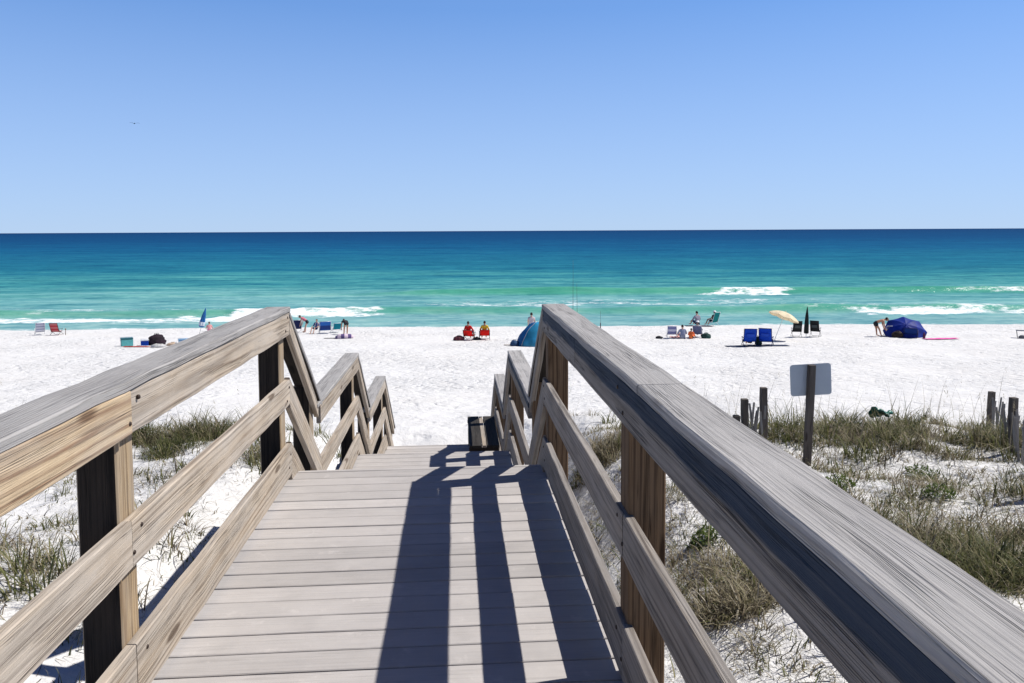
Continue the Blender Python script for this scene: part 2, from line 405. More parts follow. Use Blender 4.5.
for (y0, y1, a, b) in FL:       # stairs
    n = round((b-a)/.174)
    for i in range(1, n):
        y = y0 + (y1-y0)*(i-.5)/(n-1) if n > 1 else y0
        for q in (-.07, .07):
            B = Boards(); B.box((XL-.02, y0+(y1-y0)*(i-.0)/n+q-.02, Z(H['deck']+a+(b-a)*i/n)-.019), (XR-XL+.04, 0, 0), (0, .137, 0), (0, 0, .036), segs=4); B.build('stair_tread', M['deck'], bw)
    for x in (XL-.02, (XL+XR)/2, XR+.02):
        B = Boards(); B.box((x, y0-.1, Z(H['deck']+a+.23)), (0, y1-y0+.15, -(b-a)*1.06), (0, 0, .24), (.038, 0, 0)); B.build('stringer', M['railR'], bw)
for (y0, y1, dp) in LEV:        # rim joists and end fascias
    for x in (XL-.021, XR+.021):
        B = Boards(); B.box((x, y0, Z(H['deck']+dp)-.15), (0, y1-y0, 0), (0, 0, .225), (.036, 0, 0)); B.build('rim_joist', M['railR'], bw)
    B = Boards(); B.box((XL, y1+.015, Z(H['deck']+dp)-.15), (XR-XL, 0, 0), (0, 0, .225), (0, .036, 0)); B.build('rim_joist', M['railR'], bw)

def hboard(name, side, y0, y1, hs0, hs1, mat, xin=0.0, th=.038, tone=None):
    """rail board on edge; hs = (top,bottom) below the eye at each end"""
    x = (XL if side < 0 else XR) + side*(th/2 - xin)
    h0, h1 = sum(hs0)/2, sum(hs1)/2
    B = Boards()
    B.box((x, y0, Z(h0)), (0, y1-y0, h0-h1), (0, 0, hs0[1]-hs0[0]), (th, 0, 0), tone=tone)
    return B.build(name, mat, bw)
def cap(side, y0, y1, h0, h1, tone=None, mat=None, th=.038):
    B = Boards(); x = (XL if side < 0 else XR) + side*.076
    L = Vector((0, y1-y0, h0-h1)); N = L.cross(Vector((1, 0, 0))).normalized()
    B.box((x, y0, Z(h0)), L, (.166, 0, 0), N*th, tone=tone, bev=.006)
    if abs(h0-h1) > .1:      # stair caps: shade painted into the underside with near-black wood
        return B.build('cap_rail', [M['cap'], M['nearblack']], bw, sel=lambda p: 1 if p.normal.z < -.6 else 0)
    return B.build('cap_rail', mat or M['cap'], bw)
sh = lambda p, d: (p[0]+d, p[1]+d)
for s in (-1, 1):
    A = M['rail'] if s < 0 else M['railR']
    T1 = M['tan'] if s < 0 else M['railR']
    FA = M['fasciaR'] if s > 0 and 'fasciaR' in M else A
    cap(s, -2.6, 2.5 if s > 0 else -.6, H['cap'], H['cap'], 1.0); cap(s, 2.505 if s > 0 else -.595, 5.38, H['cap'], H['cap'], .97)
    if s < 0:
        hboard('fascia_board', s, -2.6, 2.76, H['fascia'], H['fascia'], M['tan'], .006, tone=1.03)
        hboard('fascia_board', s, 2.766, 5.36, H['fascia'], H['fascia'], M['rail'], tone=1.0)
    else:
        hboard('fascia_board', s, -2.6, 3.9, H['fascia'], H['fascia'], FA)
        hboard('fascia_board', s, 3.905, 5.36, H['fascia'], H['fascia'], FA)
    xo = (XL-.181 if s < 0 else XR+.181)
    B = Boards(); B.box((xo, -2.6, Z(.579)), (0, 7.85, 0), (0, 0, .048), (.062, 0, 0)); B.build('outer_rail', A, bw)
    H['mid'] = (1.015, 1.188) if s < 0 else (1.045, 1.218)
    hboard('mid_rail', s, -2.6, 2.74, H['mid'], H['mid'], A); hboard('mid_rail', s, 2.745, 5.35, H['mid'], H['mid'], A)
    hboard('toe_board', s, -2.6, 2.74, H['toe'], H['toe'], A); hboard('toe_board', s, 2.745, 5.35, H['toe'], H['toe'], A)
    for (y0, y1, dp) in LEV[1:]:
        cap(s, y0-.16, y1+.03, H['cap']+dp, H['cap']+dp)
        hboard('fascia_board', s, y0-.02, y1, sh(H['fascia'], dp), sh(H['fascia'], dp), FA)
        hboard('mid_rail', s, y0, y1-.01, sh(H['mid'], dp), sh(H['mid'], dp), A)
        hboard('toe_board', s, y0, y1-.01, sh(H['toe'], dp), sh(H['toe'], dp), A)
    for (y0, y1, a, b) in FL:
        cap(s, y0+.0, y1+.06, H['cap']+a+.02, H['cap']+b+.03)
        hs_ = lambda q: (H['cap']+q+.05, H['cap']+q+.165)
        hboard('fascia_board', s, y0+.012, y1-.10, hs_(a), hs_(b-.075*(b-a)/(y1-y0)), A)
        e = .03
        f = lambda k: (H[k][0]-e*.5, H[k][1]+e)
        hboard('mid_rail', s, y0-.016, y1-.004, sh(f('mid'), a), sh(f('mid'), b), A)
        hboard('toe_board', s, y0-.016, y1-.004, sh(f('toe'), a), sh(f('toe'), b), A)
    # posts
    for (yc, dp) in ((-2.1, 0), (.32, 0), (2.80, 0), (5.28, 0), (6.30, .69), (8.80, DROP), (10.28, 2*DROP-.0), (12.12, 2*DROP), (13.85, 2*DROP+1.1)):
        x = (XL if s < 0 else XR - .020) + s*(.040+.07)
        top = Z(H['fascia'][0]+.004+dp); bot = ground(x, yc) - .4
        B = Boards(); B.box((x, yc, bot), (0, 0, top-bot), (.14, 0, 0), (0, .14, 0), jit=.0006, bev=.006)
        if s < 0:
            o = B.build('post', [M['postpale'], M['nearblack']], bw, sel=lambda p: 1 if p.normal.y < -.8 else 0)  # front face near-black, other sides pale
            o['label'] = 'square post with a black face'
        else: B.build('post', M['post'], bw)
BOLT = plain('rusty_bolt', (.05,.035,.028), .55, .3, 40, .3, .5)
for sd in (-1, 1):
    xf = (XL if sd < 0 else XR)
    for yp in (.32, 2.80, 5.28):
        for k in ('fascia', 'mid', 'toe'):
            hh = sum(H[k])/2
            hh -= .03 if (k == 'mid' and sd < 0) else 0
            for q in (-1, 1):
                bm = bmesh.new(); lathe(bm, [(.0085, -.006), (.0085, .001), (.006, .0035), (.002, .0045)], 10)
                o = obj('bolt', bm, BOLT, bw, True); o.location = (xf - sd*(.0005 + (.006 if (sd < 0 and k == 'fascia' and yp < 2.9) else 0)), yp + q*random.uniform(.022, .04) - (.05 if yp == 2.80 else 0)*(0 if q > 0 else .4), Z(hh)+q*random.uniform(.03, .05)); o.rotation_euler = (0, -sd*math.pi/2, 0)
# bench on the lower landing
b = thing('bench', 'low dark plank bench standing at the right side of the lowest landing', 'bench', ((.16+.60)/2, 11.7, Z(1.72+2*DROP)))
B = Boards()
for x, tn in ((-.125, .16), (.0, .8), (.128, .16)):  # outer planks toned dark as railing shadow, middle plank pale as the lit stripe
    B = Boards(); B.box((x, -.85, .43), (0, 1.75, 0), (.060 if abs(x) < .05 else .184 if x < 0 else .186, 0, 0), (0, 0, .036), tone=tn); B.build('seat_plank', M['rail'] if tn > .7 else M['railR'], b)
for y in (-.83, .82):
    B = Boards(); B.box((-.22, y, .384), (.42, 0, 0), (0, 0, .055), (0, .036, 0)); B.build('apron', M['nearblack'], b)  # near-black wood paints in the shade on the bench ends and legs
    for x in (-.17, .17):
        B = Boards(); B.box((x, y+.045*(1 if y < 0 else -1), 0), (0, 0, .41), (.085, 0, 0), (0, .05, 0)); B.build('leg', M['nearblack'], b)

# ================================================================== SIGN, FENCES, PLASTIC
metal = plain('dull_aluminium', (.42,.47,.53), .5, .05, 3.0, .4, .35)
p = at(806, 465)
sg = thing('sign', 'grey back of a small rounded metal sign on a thin dune post', 'sign', p, -YAW)
B = Boards(); B.box((0, 0, -.35), (.055, 0, 1.83), (.10, 0, 0), (0, .085, 0)); B.build('post', M['fpost'], sg)
bm = bmesh.new(); w, h, r = .30, .232, .045; pts = []
for (cx, cz, a0) in ((w-r, h-r, 0), (-w+r, h-r, 90), (-w+r, -h+r, 180), (w-r, -h+r, 270)):
    pts += [(cx+r*math.cos(R(a0+i*15)), cz+r*math.sin(R(a0+i*15))) for i in range(7)]
cs, sn = math.cos(R(3)), math.sin(R(3))
rotp = [(x*cs-z*sn, x*sn+z*cs) for x, z in pts]
f = bm.faces.new([bm.verts.new((.062+x, .0475, 1.255+z)) for x, z in rotp])
e = bmesh.ops.extrude_face_region(bm, geom=[f]); bmesh.ops.translate(bm, vec=(0, .003, 0), verts=[v for v in e['geom'] if isinstance(v, bmesh.types.BMVert)])
obj('sign_panel', bm, metal, sg)

RUST = plain('rusty_wire', (.12,.08,.06), .7)
def sand_fence(label, posts, slats, tops=None):
    """posts: (base pixel x, base pixel y, height); slats: list of (i_from, i_to, n)"""
    P = [at(px, py) for px, py, _ in posts]
    f = thing('sand_fence', label, 'fence', P[0])
    o = P[0]
    for q, (_, _, hh) in zip(P, posts):
        d = q-o; B = Boards(); B.box((d.x, d.y, d.z-.3), (random.uniform(-.03, .03), 0, hh+.3), (.1, 0, 0), (0, .1, 0), segs=6, jit=.003); B.build('post', M['fpost'], f)
    for (i, j, n) in slats:
        hs = min(posts[i][2], posts[j][2])*.98
        for k in range(n):
            q = P[i].lerp(P[j], (k+.5)/n); q.z = ground(q.x, q.y); d = q-o
            B = Boards(); B.box((d.x, d.y-.03, d.z-.1), (random.uniform(-.1, .1), random.uniform(-.05, .05), hs*random.uniform(.72, 1.0)+.1), (.036, 0, 0), (0, .009, 0), segs=5, jit=.002, bev=.001); B.build('slat', M['slat'], f)
        for zz in (.3, .62):
            bm = bmesh.new(); tube(bm, [(P[i].lerp(P[j], s/8)-o) + Vector((0, -.038, zz*hs + .02*math.sin(s*2))) for s in range(9)], .004, 5)
            obj('wire', bm, RUST, f)
    return f
sand_fence('grey slatted sand fence leaning beside the right railing, left of the sign', [(712, 446, .62), (735, 446, .50), (745, 445, .76), (764, 446, .96)], [(0, 1, 7), (1, 2, 5), (2, 3, 9)])
sand_fence('dark slatted sand fence at the right edge on the dune', [(989, 428, .72), (1013, 452, .86), (1052, 500, .95), (1110, 560, 1.0)], [(0, 1, 14), (1, 2, 24), (2, 3, 24)])
p = at(880, 428)
bm = bmesh.new()
sheet(bm, lambda u, v: Vector(((u-.5)*.50, .10*math.sin(v*5)+.1*noise.noise(Vector((u*3, v*3, 1))), .02+.26*v*(1-.6*u)+.08*noise.noise(Vector((u*4, v*4, 7))))), 14, 10, .006)
g = obj('plastic_sheet', bm, plain('green_plastic', (.012,.12,.085), .35, .3, 4, .5), None, True); g.location = p + Vector((0, 0, .20)); g.scale = (.8,)*3
tag(g, 'crumpled dark green plastic sheet caught in the dune grass right of the sign', 'plastic sheet')

# ================================================================== VEGETATION
def grass_mat(name, cols):
    t = NT(name)
    rnd = t.attr('rnd').outputs['Fac']
    hgt = t.attr('hg').outputs['Fac']
    c = t.ramp(rnd, [(i/(len(cols)-1), c) for i, c in enumerate(cols)])
    c = t.mix(t.mapr(hgt, .65, 1.0, 0, .5), c, (.30,.24,.13))
    t.set(Base_Color=c, Roughness=.6, Specular_IOR_Level=.2)
    tr = t.new('ShaderNodeBsdfTranslucent', {'Color': c}).outputs[0]
    ms = t.new('ShaderNodeMixShader', {0: .3, 1: t.b.outputs[0], 2: tr}).outputs[0]
    t.l.new(ms, t.n['Material Output'].inputs[0]); return t.m
GM = grass_mat('dune_grass_blades', [(.035,.042,.016), (.075,.088,.026), (.135,.145,.048), (.20,.19,.08), (.34,.29,.17)])
DM = grass_mat('dry_grass_blades', [(.06,.046,.033), (.20,.16,.105), (.33,.28,.19), (.19,.175,.085), (.46,.41,.32)])
class Blades:
    def __init__(s): s.v = []; s.f = []; s.r = []; s.h = []
    def blade(s, p, az, lean, L, w, curl, rv):
        d = Vector((math.cos(az), math.sin(az), 0)); side = Vector((-d.y, d.x, 0)); b = len(s.v); n = 4; q = Vector(p); th = lean
        for i in range(n+1):
            ww = w*(1-i/n)**.7 if i < n else 0
            if i < n: s.v += [q - side*ww/2, q + side*ww/2]; s.r += [rv]*2; s.h += [i/n]*2
            else: s.v.append(q.copy()); s.r.append(rv); s.h.append(1.0)
            q = q + (d*math.sin(th) + Vector((0, 0, 1))*math.cos(th))*(L/n); th += curl/n
        for i in range(n-1): k = b+2*i; s.f.append((k, k+1, k+3, k+2))
        k = b+2*(n-1); s.f.append((k, k+1, k+2))
    def clump(s, p, n, rad, L, w=.006, lean=.5, curl=.9, rv=None, org=None):
        for _ in range(n):
            rr = rad*math.sqrt(random.random()); az = random.uniform(0, 6.283)
            q = Vector((p.x+rr*math.cos(az), p.y+rr*math.sin(az), 0)); q.z = ground(q.x, q.y) - .02
            if org: q -= org
            s.blade(q, az+random.gauss(0, .8), abs(random.gauss(.1, lean*.6)) + lean*.4*rr/rad, L*random.uniform(.35, 1.15), w*random.choice((.6, .8, 1.0, 1.3, 1.9)), random.gauss(curl, .5), min(1, max(0, (rv if rv is not None else .4) + random.gauss(0, .34))))
    def build(s, name, mat):
        me = bpy.data.meshes.new(name); me.from_pydata([tuple(v) for v in s.v], [], s.f)
        me.attributes.new('rnd', 'FLOAT', 'POINT').data.foreach_set('value', s.r)
        me.attributes.new('hg', 'FLOAT', 'POINT').data.foreach_set('value', s.h)
        return link(name, me, mat)
def inside(x, y): return XL-.35 < x < XR+.35
G, D = Blades(), Blades()
def patch(px, py, rx, ry, n, L_, green=.7, blades=26, rad=.14, rv=.4):
    c = at(px, py); L = L_*1.15; green *= .72
    for _ in range(int(n*3.0)):
        x = c.x + random.gauss(0, rx*1.15); y = c.y + random.gauss(0, ry*1.15)
        if noise.noise(Vector((x*1.1, y*1.1, 77))) < -.12: continue
        if inside(x, y) or y > 19.5: continue
        p = Vector((x, y, 0)); far = .006 + .0006*y
        g = random.random() < green
        (G if g else D).clump(p, blades, rad*random.uniform(.5, 1.6), L*random.choice((.35, .5, .7, .9, 1.1, 1.5)), far*(1.0 if g else .8), .6 if g else .85, 1.25 if g else 1.7, rv if g else None)
# right side of the boardwalk
patch(880, 436, 1.2, .7, 42, .42, .85, 34); patch(950, 440, 1.1, .8, 46, .40, .7, 34); patch(1010, 445, .8, .7, 30, .42, .8, 34)
patch(830, 440, .9, .6, 22, .42, .75); patch(780, 445, .7, .6, 18, .42, .8); patch(740, 450, .6, .5, 10, .40, .7)
patch(985, 560, .75, .75, 46, .30, .55, 34); patch(940, 540, .5, .6, 26, .26, .55, 30); patch(1040, 520, .8, .8, 26, .28, .6, 30)
patch(950, 470, .8, .6, 20, .24, .7); patch(880, 475, .9, .7, 18, .18, .6, 18); patch(840, 500, .6, .7, 12, .16, .6, 16)
patch(705, 570, .3, .35, 16, .26, .45, 30); patch(735, 600, .35, .35, 14, .24, .25, 30); patch(690, 520, .5, .6, 10, .2, .6, 18)
patch(605, 452, .35, .35, 14, .40, .55, 40); patch(640, 470, .5, .5, 10, .24, .6); patch(680, 480, .7, .7, 12, .22, .5)
patch(760, 660, .5, .4, 16, .18, .5, 18); patch(610, 560, .25, .8, 8, .16, .5, 14); patch(820, 560, .9, .9, 14, .14, .5, 14); patch(900, 640, .9, .7, 22, .2, .5, 22)
patch(1000, 500, .8, .8, 22, .26, .6, 30); patch(900, 590, .7, .6, 26, .24, .5, 28); patch(960, 610, .6, .5, 22, .26, .5, 30); patch(860, 540, .6, .6, 14, .18, .5, 22)
patch(720, 650, .5, .4, 16, .16, .5, 22); patch(790, 620, .5, .5, 14, .16, .5, 20); patch(650, 600, .3, .5, 8, .16, .5, 18); patch(590, 500, .25, .5, 8, .2, .5, 20)
# left side
patch(165, 440, .7, .6, 34, .38, .9, 34, rv=.25); patch(215, 435, .6, .6, 26, .40, .85, 34, rv=.3); patch(250, 455, .5, .5, 12, .34, .9, 30, rv=.25); patch(120, 445, .7, .6, 16, .3, .7)
patch(10, 425, .9, .5, 26, .45, .85, 30); patch(60, 440, .8, .6, 8, .3, .6); patch(-40, 430, 1, .6, 20, .4, .8)
patch(25, 590, .35, .45, 13, .34, .8, 20); patch(-20, 560, .5, .6, 16, .3, .7); patch(60, 620, .3, .35, 5, .28, .7, 16); patch(170, 540, .25, .4, 6, .34, .8, 16)
patch(40, 500, .6, .6, 8, .16, .5, 12); patch(20, 530, .7, .6, 12, .14, .5, 10); patch(30, 670, .4, .3, 7, .2, .6, 12); patch(150, 490, .4, .5, 6, .18, .5, 12); patch(200, 475, .5, .4, 12, .3, .7)
# wide scatter on the rest of the dune (both flanks)
for _ in range(1600):
    sd = random.choice((-1, 1)); x = sd*random.uniform(1.2, 22) ; y = random.uniform(-3, 17.5)
    if sd < 0: x -= .4
    d = noise.noise(Vector((x*.3, y*.3, 11)))
    if inside(x, y) or d < -.05 and random.random() < .8: continue
    dense = y > 12
    (G if random.random() < .6 else D).clump(Vector((x, y, 0)), 26 if dense else 14, .14, (.36 if dense else .18)*random.uniform(.6, 1.2), .006+.0004*y, .5, .9)
# low dry tangles creeping over the sand
for _ in range(3600):
    sd = random.choice((-1, 1, 1)); x = sd*random.uniform(.9, 11) - (.5 if sd < 0 else 0); y = random.uniform(1.0, 14.5)
    d = noise.noise(Vector((x*.45, y*.45, 41)))
    if inside(x, y) or d < random.uniform(-.32, .18) + (.20 if sd < 0 else 0): continue
    (D if random.random() < .68 else G).clump(Vector((x, y, 0)), 22, .2, random.uniform(.12, .26), .0045+.0004*y, 1.5, 1.5)
# thicker scrub on the right flank between the sign and the near railing
for _ in range(1500):
    x = random.uniform(2.2, 11.5); y = random.uniform(4.5, 13.5)
    d = noise.noise(Vector((x*.6, y*.6, 63)))
    if d < random.uniform(-.25, .2): continue
    q = random.random()
    (D if q < .6 else G).clump(Vector((x, y, 0)), 20, .17, random.uniform(.10, .30), .0050+.0005*y, 1.1, 1.5)
# tall sea-oat stalks along the crest
S = Blades()
for _ in range(520):
    sd = random.choice((-1, 1, 1)); x = sd*random.uniform(1.4, 14); y = random.uniform(10.5, 16.5)
    if noise.noise(Vector((x*.5, y*.5, 2))) < -.1: continue
    p = Vector((x, y, ground(x, y)-.02))
    az_ = random.uniform(-.8, .8)+(3.14 if random.random() < .35 else 0); L_ = random.uniform(.5, 1.2); lean_ = random.uniform(.0, .28); cu_ = random.uniform(.05, .6); rv_ = random.random()
    S.blade(p, az_, lean_, L_, .010, cu_, rv_)
    tip = Vector(S.v[-1])
    if random.random() < .35:      # drooping seed head
        for q in range(5): S.blade(tip - Vector((0, 0, .03*q)), az_+random.gauss(0, .5), 1.3+random.uniform(0, 1), .07, .012, .8, .6)
tag(S.build('sea_oats', DM), 'thin pale sea oat stalks standing along the dune crest', 'sea oats', kind='stuff')
tag(G.build('dune_grass', GM), 'green grass tufts scattered over the dune', 'grass', kind='stuff')
tag(D.build('dry_grass', DM), 'dry tan grass tangled among the green tufts', 'grass', kind='stuff')
# litter: fallen stems and roots lying on the sand
Lt = Blades()
for _ in range(17000):
    sd = random.choice((-1, 1)); x = sd*random.uniform(1.0, 9) - .3; y = random.uniform(1.5, 16)
    if inside(x, y) or noise.noise(Vector((x*.7, y*.7, 21))) < -.12+random.uniform(-.1, .25): continue
    z = ground(x, y)+.008; az = random.uniform(0, 6.283)
    Lt.blade(Vector((x, y, z)), az, random.uniform(1.25, 1.6), random.uniform(.06, .3), random.uniform(.003, .008), random.uniform(-.3, .5), random.choice((0.0, .1, .25, .5, .9)))
tag(Lt.build('dry_stems', DM), 'dead grass stems littering the dune sand', 'plant litter', kind='stuff')
# named single plants
leafM = grass_mat('beach_leaf', [(.045,.075,.015), (.085,.125,.025), (.13,.165,.04)])
def leafy(px, py, r, n, label):
    c = at(px, py); b = Blades()
    for _ in range(n*3):
        az = random.uniform(0, 6.283); rr = r*math.sqrt(random.random()); q = Vector((rr*math.cos(az), rr*math.sin(az), 0))
        q.z = ground(c.x+q.x, c.y+q.y)-c.z + random.uniform(0, .20)*(1-.6*rr/r)
        b.blade(q, random.uniform(0, 6.283), random.uniform(.2, 1.4), random.uniform(.03, .07), .024, .6, random.random())
    for i in range(len(b.h)): b.h[i] *= .6
    o = b.build('beach_plant', leafM); o.location = c; tag(o, label, 'plant', 'leafy beach plants on the dune')
leafy(838, 489, .2, 90, 'bright green leafy plant nearest the foot of the sign')
leafy(922, 478, .22, 90, 'bright green leafy plant below the dense crest grass')
leafy(938, 497, .18, 70, 'small yellow-green leafy plant above the tangled dry grass')
leafy(703, 545, .15, 70, 'leafy green tuft just right of the brown railing post')
def bush(px, py, n, rad, L, mix, label):
    c = at(px, py); b = Blades()
    for _ in range(n//30):
        a = random.uniform(0, 6.283); rr = rad*math.sqrt(random.random())
        b.clump(Vector((c.x+rr*math.cos(a), c.y+rr*math.sin(a), 0)), 30, rad*.35, L*(1.15-.5*rr/rad), .007+.0004*c.y, .8, 1.1, mix, org=c)
    o = b.build('grass_bush', DM if mix > .5 else GM); o.location = c; tag(o, label, 'bush')
bush(606, 458, 900, .42, .55, .55, 'rounded dry bush seen between the posts beyond the right railing')
bush(738, 606, 1000, .30, .36, .6, 'dry brown bush with a dark hollow below the near right railing')
bush(985, 575, 2400, .6, .36, .4, 'wide grey-green bush sprawling at the right edge of the dune')
bush(170, 450, 700, .45, .42, .2, 'dense green clump behind the left railing')

# ================================================================== BEACH THINGS
def fabric(name, col, stripe=None, n=6.0, axis=2):
    if not stripe: return plain(name, col, .8, .12, 5.0, .15, trans=.4)
    t = NT(name); co = t.new('ShaderNodeTexCoord').outputs['Object']
    v = t.new('ShaderNodeSeparateXYZ', {0: co}).outputs[axis]
    k = t.mapr(t.math('SINE', t.math('MULTIPLY', v, n*6.283)), -.15, .15)
    return t.set(Base_Color=t.mix(k, col, stripe), Roughness=.8, Specular_IOR_Level=.15)
WHITE = plain('white_tube', (.72,.72,.72), .4); DARKM = plain('dark_tube', (.04,.04,.045), .4); ALU = plain('aluminium_tube', (.5,.5,.52), .4, metal=.5)
BLACK = plain('black_cloth', (.012,.013,.016)); NAVY = plain('navy_cloth', (.012,.02,.085)); REDC = plain('red_cloth', (.80,.025,.02), trans=.45)
ROYAL = plain('royal_blue_cloth', (.012,.085,.55), trans=.35); TEAL = plain('teal_cloth', (.02,.30,.30)); PINK = plain('pink_cloth', (.75,.14,.36)); YEL = plain('yellow_cloth', (.85,.62,.04), trans=.3)
def beach_chair(label, loc, rz, cloth, frame=WHITE, hb=.62, group=None, pouch=None, sh=.26):
    """low folding chair facing +Y; sling back and seat, tube frame with arms"""
    c = thing('beach_chair', label, 'beach chair', loc, fc(loc, rz), group)
    w = .29; ca, sa = math.cos(R(20)), math.sin(R(20))
    bm = bmesh.new(); sheet(bm, lambda u, v: Vector(((u-.5)*2*w*.95, -.22-hb*v*sa-.03*math.sin(v*3.14)+.02, sh+hb*v*ca)), 6, 8, .008); obj('backrest', bm, cloth, c, True)
    bm = bmesh.new(); sheet(bm, lambda u, v: Vector(((u-.5)*2*w*.95, -.22+.46*v, sh+.03*v-.03*math.sin(v*3.14))), 6, 6, .008); obj('seat', bm, cloth, c, True)
    bm = bmesh.new()
    for s in (-1, 1):
        x = s*w
        tube(bm, [(x, -.20, sh-.03), (x, -.22-hb*sa*.5, sh+hb*ca*.5), (x, -.22-hb*sa, sh+hb*ca)], .014)
        tube(bm, [(x, -.24, sh-.01), (x, .26, sh+.03)], .013)
        tube(bm, [(x, -.44, .02), (x*1.03, .05, sh+.0), (x*1.03, .20, sh+.20)], .013)
        tube(bm, [(x*1.06, .32, .02), (x*1.06, -.05, sh-.01), (x*1.06, -.28, sh+.14)], .013)
    tube(bm, [(-w, -.44, .02), (w, -.44, .02)], .013); tube(bm, [(-w, .32, .02), (w, .32, .02)], .013)
    tube(bm, [(-w, -.22-hb*sa, sh+hb*ca), (w, -.22-hb*sa, sh+hb*ca)], .014)
    obj('frame', bm, frame, c, True)
    for s in (-1, 1):
        bm = bmesh.new(); bbox(bm, (s*w*1.05, -.03, sh+.21), (.045, .46, .022), None, .006); obj('armrest', bm, frame, c)
    if pouch:
        bm = bmesh.new(); bbox(bm, (0, -.22-hb*sa*.55-.06, sh+hb*ca*.5), (w*1.3, .05, .2), Matrix.Rotation(R(20), 3, 'X'), .015); obj('pouch', bm, pouch, c)
    return c
# ---- people
SKIN = [plain('tanned_skin', (.42,.22,.14), .55, .05), plain('fair_skin', (.58,.36,.27), .55, .05)]
HAIR = plain('dark_hair', (.018,.012,.01), .6, .3, 20); HAIRB = plain('brown_hair', (.07,.04,.02), .6, .3, 20)
def skeleton(kind, k=0.0):
    """joint positions (facing +Y) for a pose; returns dict"""
    J = {}
    if kind in ('stand', 'bend'):
        a = R(8 if kind == 'stand' else k)
        hip = Vector((0, -.30*math.sin(a) if kind == 'bend' else 0, .93-.05*math.sin(a)))
        d = Vector((0, math.sin(a), math.cos(a)))
        J['pelvis'] = hip; J['waist'] = hip+d*.18; J['chest'] = hip+d*.40; J['neck'] = hip+d*.56+Vector((0, 0, 0)); J['head'] = J['neck']+(d+Vector((0, .25, -.1 if kind == 'bend' else .1))).normalized()*.17
        for s, n in ((-1, 'l'), (1, 'r')):
            J['sh'+n] = hip+d*.48+Vector((s*.18, 0, 0))
            dn = Vector((s*.15, .35 if kind == 'stand' else .12, -1)).normalized()
            J['el'+n] = J['sh'+n]+dn*.29; J['wr'+n] = J['el'+n]+(dn+Vector((-s*.2, .45 if kind == 'stand' else .2, 0))).normalized()*.25; J['ha'+n] = J['wr'+n]+(J['wr'+n]-J['el'+n]).normalized()*.10
            J['hp'+n] = hip+Vector((s*.09, 0, -.04)); J['kn'+n] = Vector((s*.13, hip.y*.4+.06*s, .49)); J['an'+n] = Vector((s*.14, -.03+.10*s, .08)); J['to'+n] = J['an'+n]+Vector((s*.04, .17, -.045))
    else:   # sit: k = seat height
        hz = k+.10; a = R(-18 if kind == 'sit' else 12)
        hip = Vector((0, -.10, hz)); d = Vector((0, math.sin(a), math.cos(a)))
        J['pelvis'] = hip; J['waist'] = hip+d*.18; J['chest'] = hip+d*.40; J['neck'] = hip+d*.56; J['head'] = J['neck']+Vector((0, .04, .165))
        for s, n in ((-1, 'l'), (1, 'r')):
            J['sh'+n] = hip+d*.48+Vector((s*.18, 0, 0)); J['el'+n] = J['sh'+n]+Vector((s*.12, .10, -.25)); J['wr'+n] = J['el'+n]+Vector((-s*.02, .23, -.02 if kind == 'sit' else -.1)); J['ha'+n] = J['wr'+n]+Vector((-s*.02, .09, -.03))
            J['hp'+n] = hip+Vector((s*.09, .02, -.02)); J['kn'+n] = Vector((s*.14, .36, max(hz+.12, .36))); J['an'+n] = Vector((s*.14, .60, .08)); J['to'+n] = J['an'+n]+Vector((s*.03, .15, .0))
    return J
EDG = [('pelvis','waist'),('waist','chest'),('chest','neck'),('neck','head')]+[e for n in 'lr' for e in (('chest','sh'+n),('sh'+n,'el'+n),('el'+n,'wr'+n),('wr'+n,'ha'+n),('pelvis','hp'+n),('hp'+n,'kn'+n),('kn'+n,'an'+n),('an'+n,'to'+n))]
RAD = dict(pelvis=.135, waist=.115, chest=.135, neck=.052, head=.085, sh=.06, el=.042, wr=.030, ha=.028, hp=.088, kn=.058, an=.042, to=.034)
REG = {'top': {('waist','chest'),('chest','neck'),('chest','shl'),('chest','shr'),('pelvis','waist')}, 'bottom': {('pelvis','waist'),('pelvis','hpl'),('pelvis','hpr'),('hpl','knl'),('hpr','knr')}, 'sleeve': {('shl','ell'),('shr','elr')}}
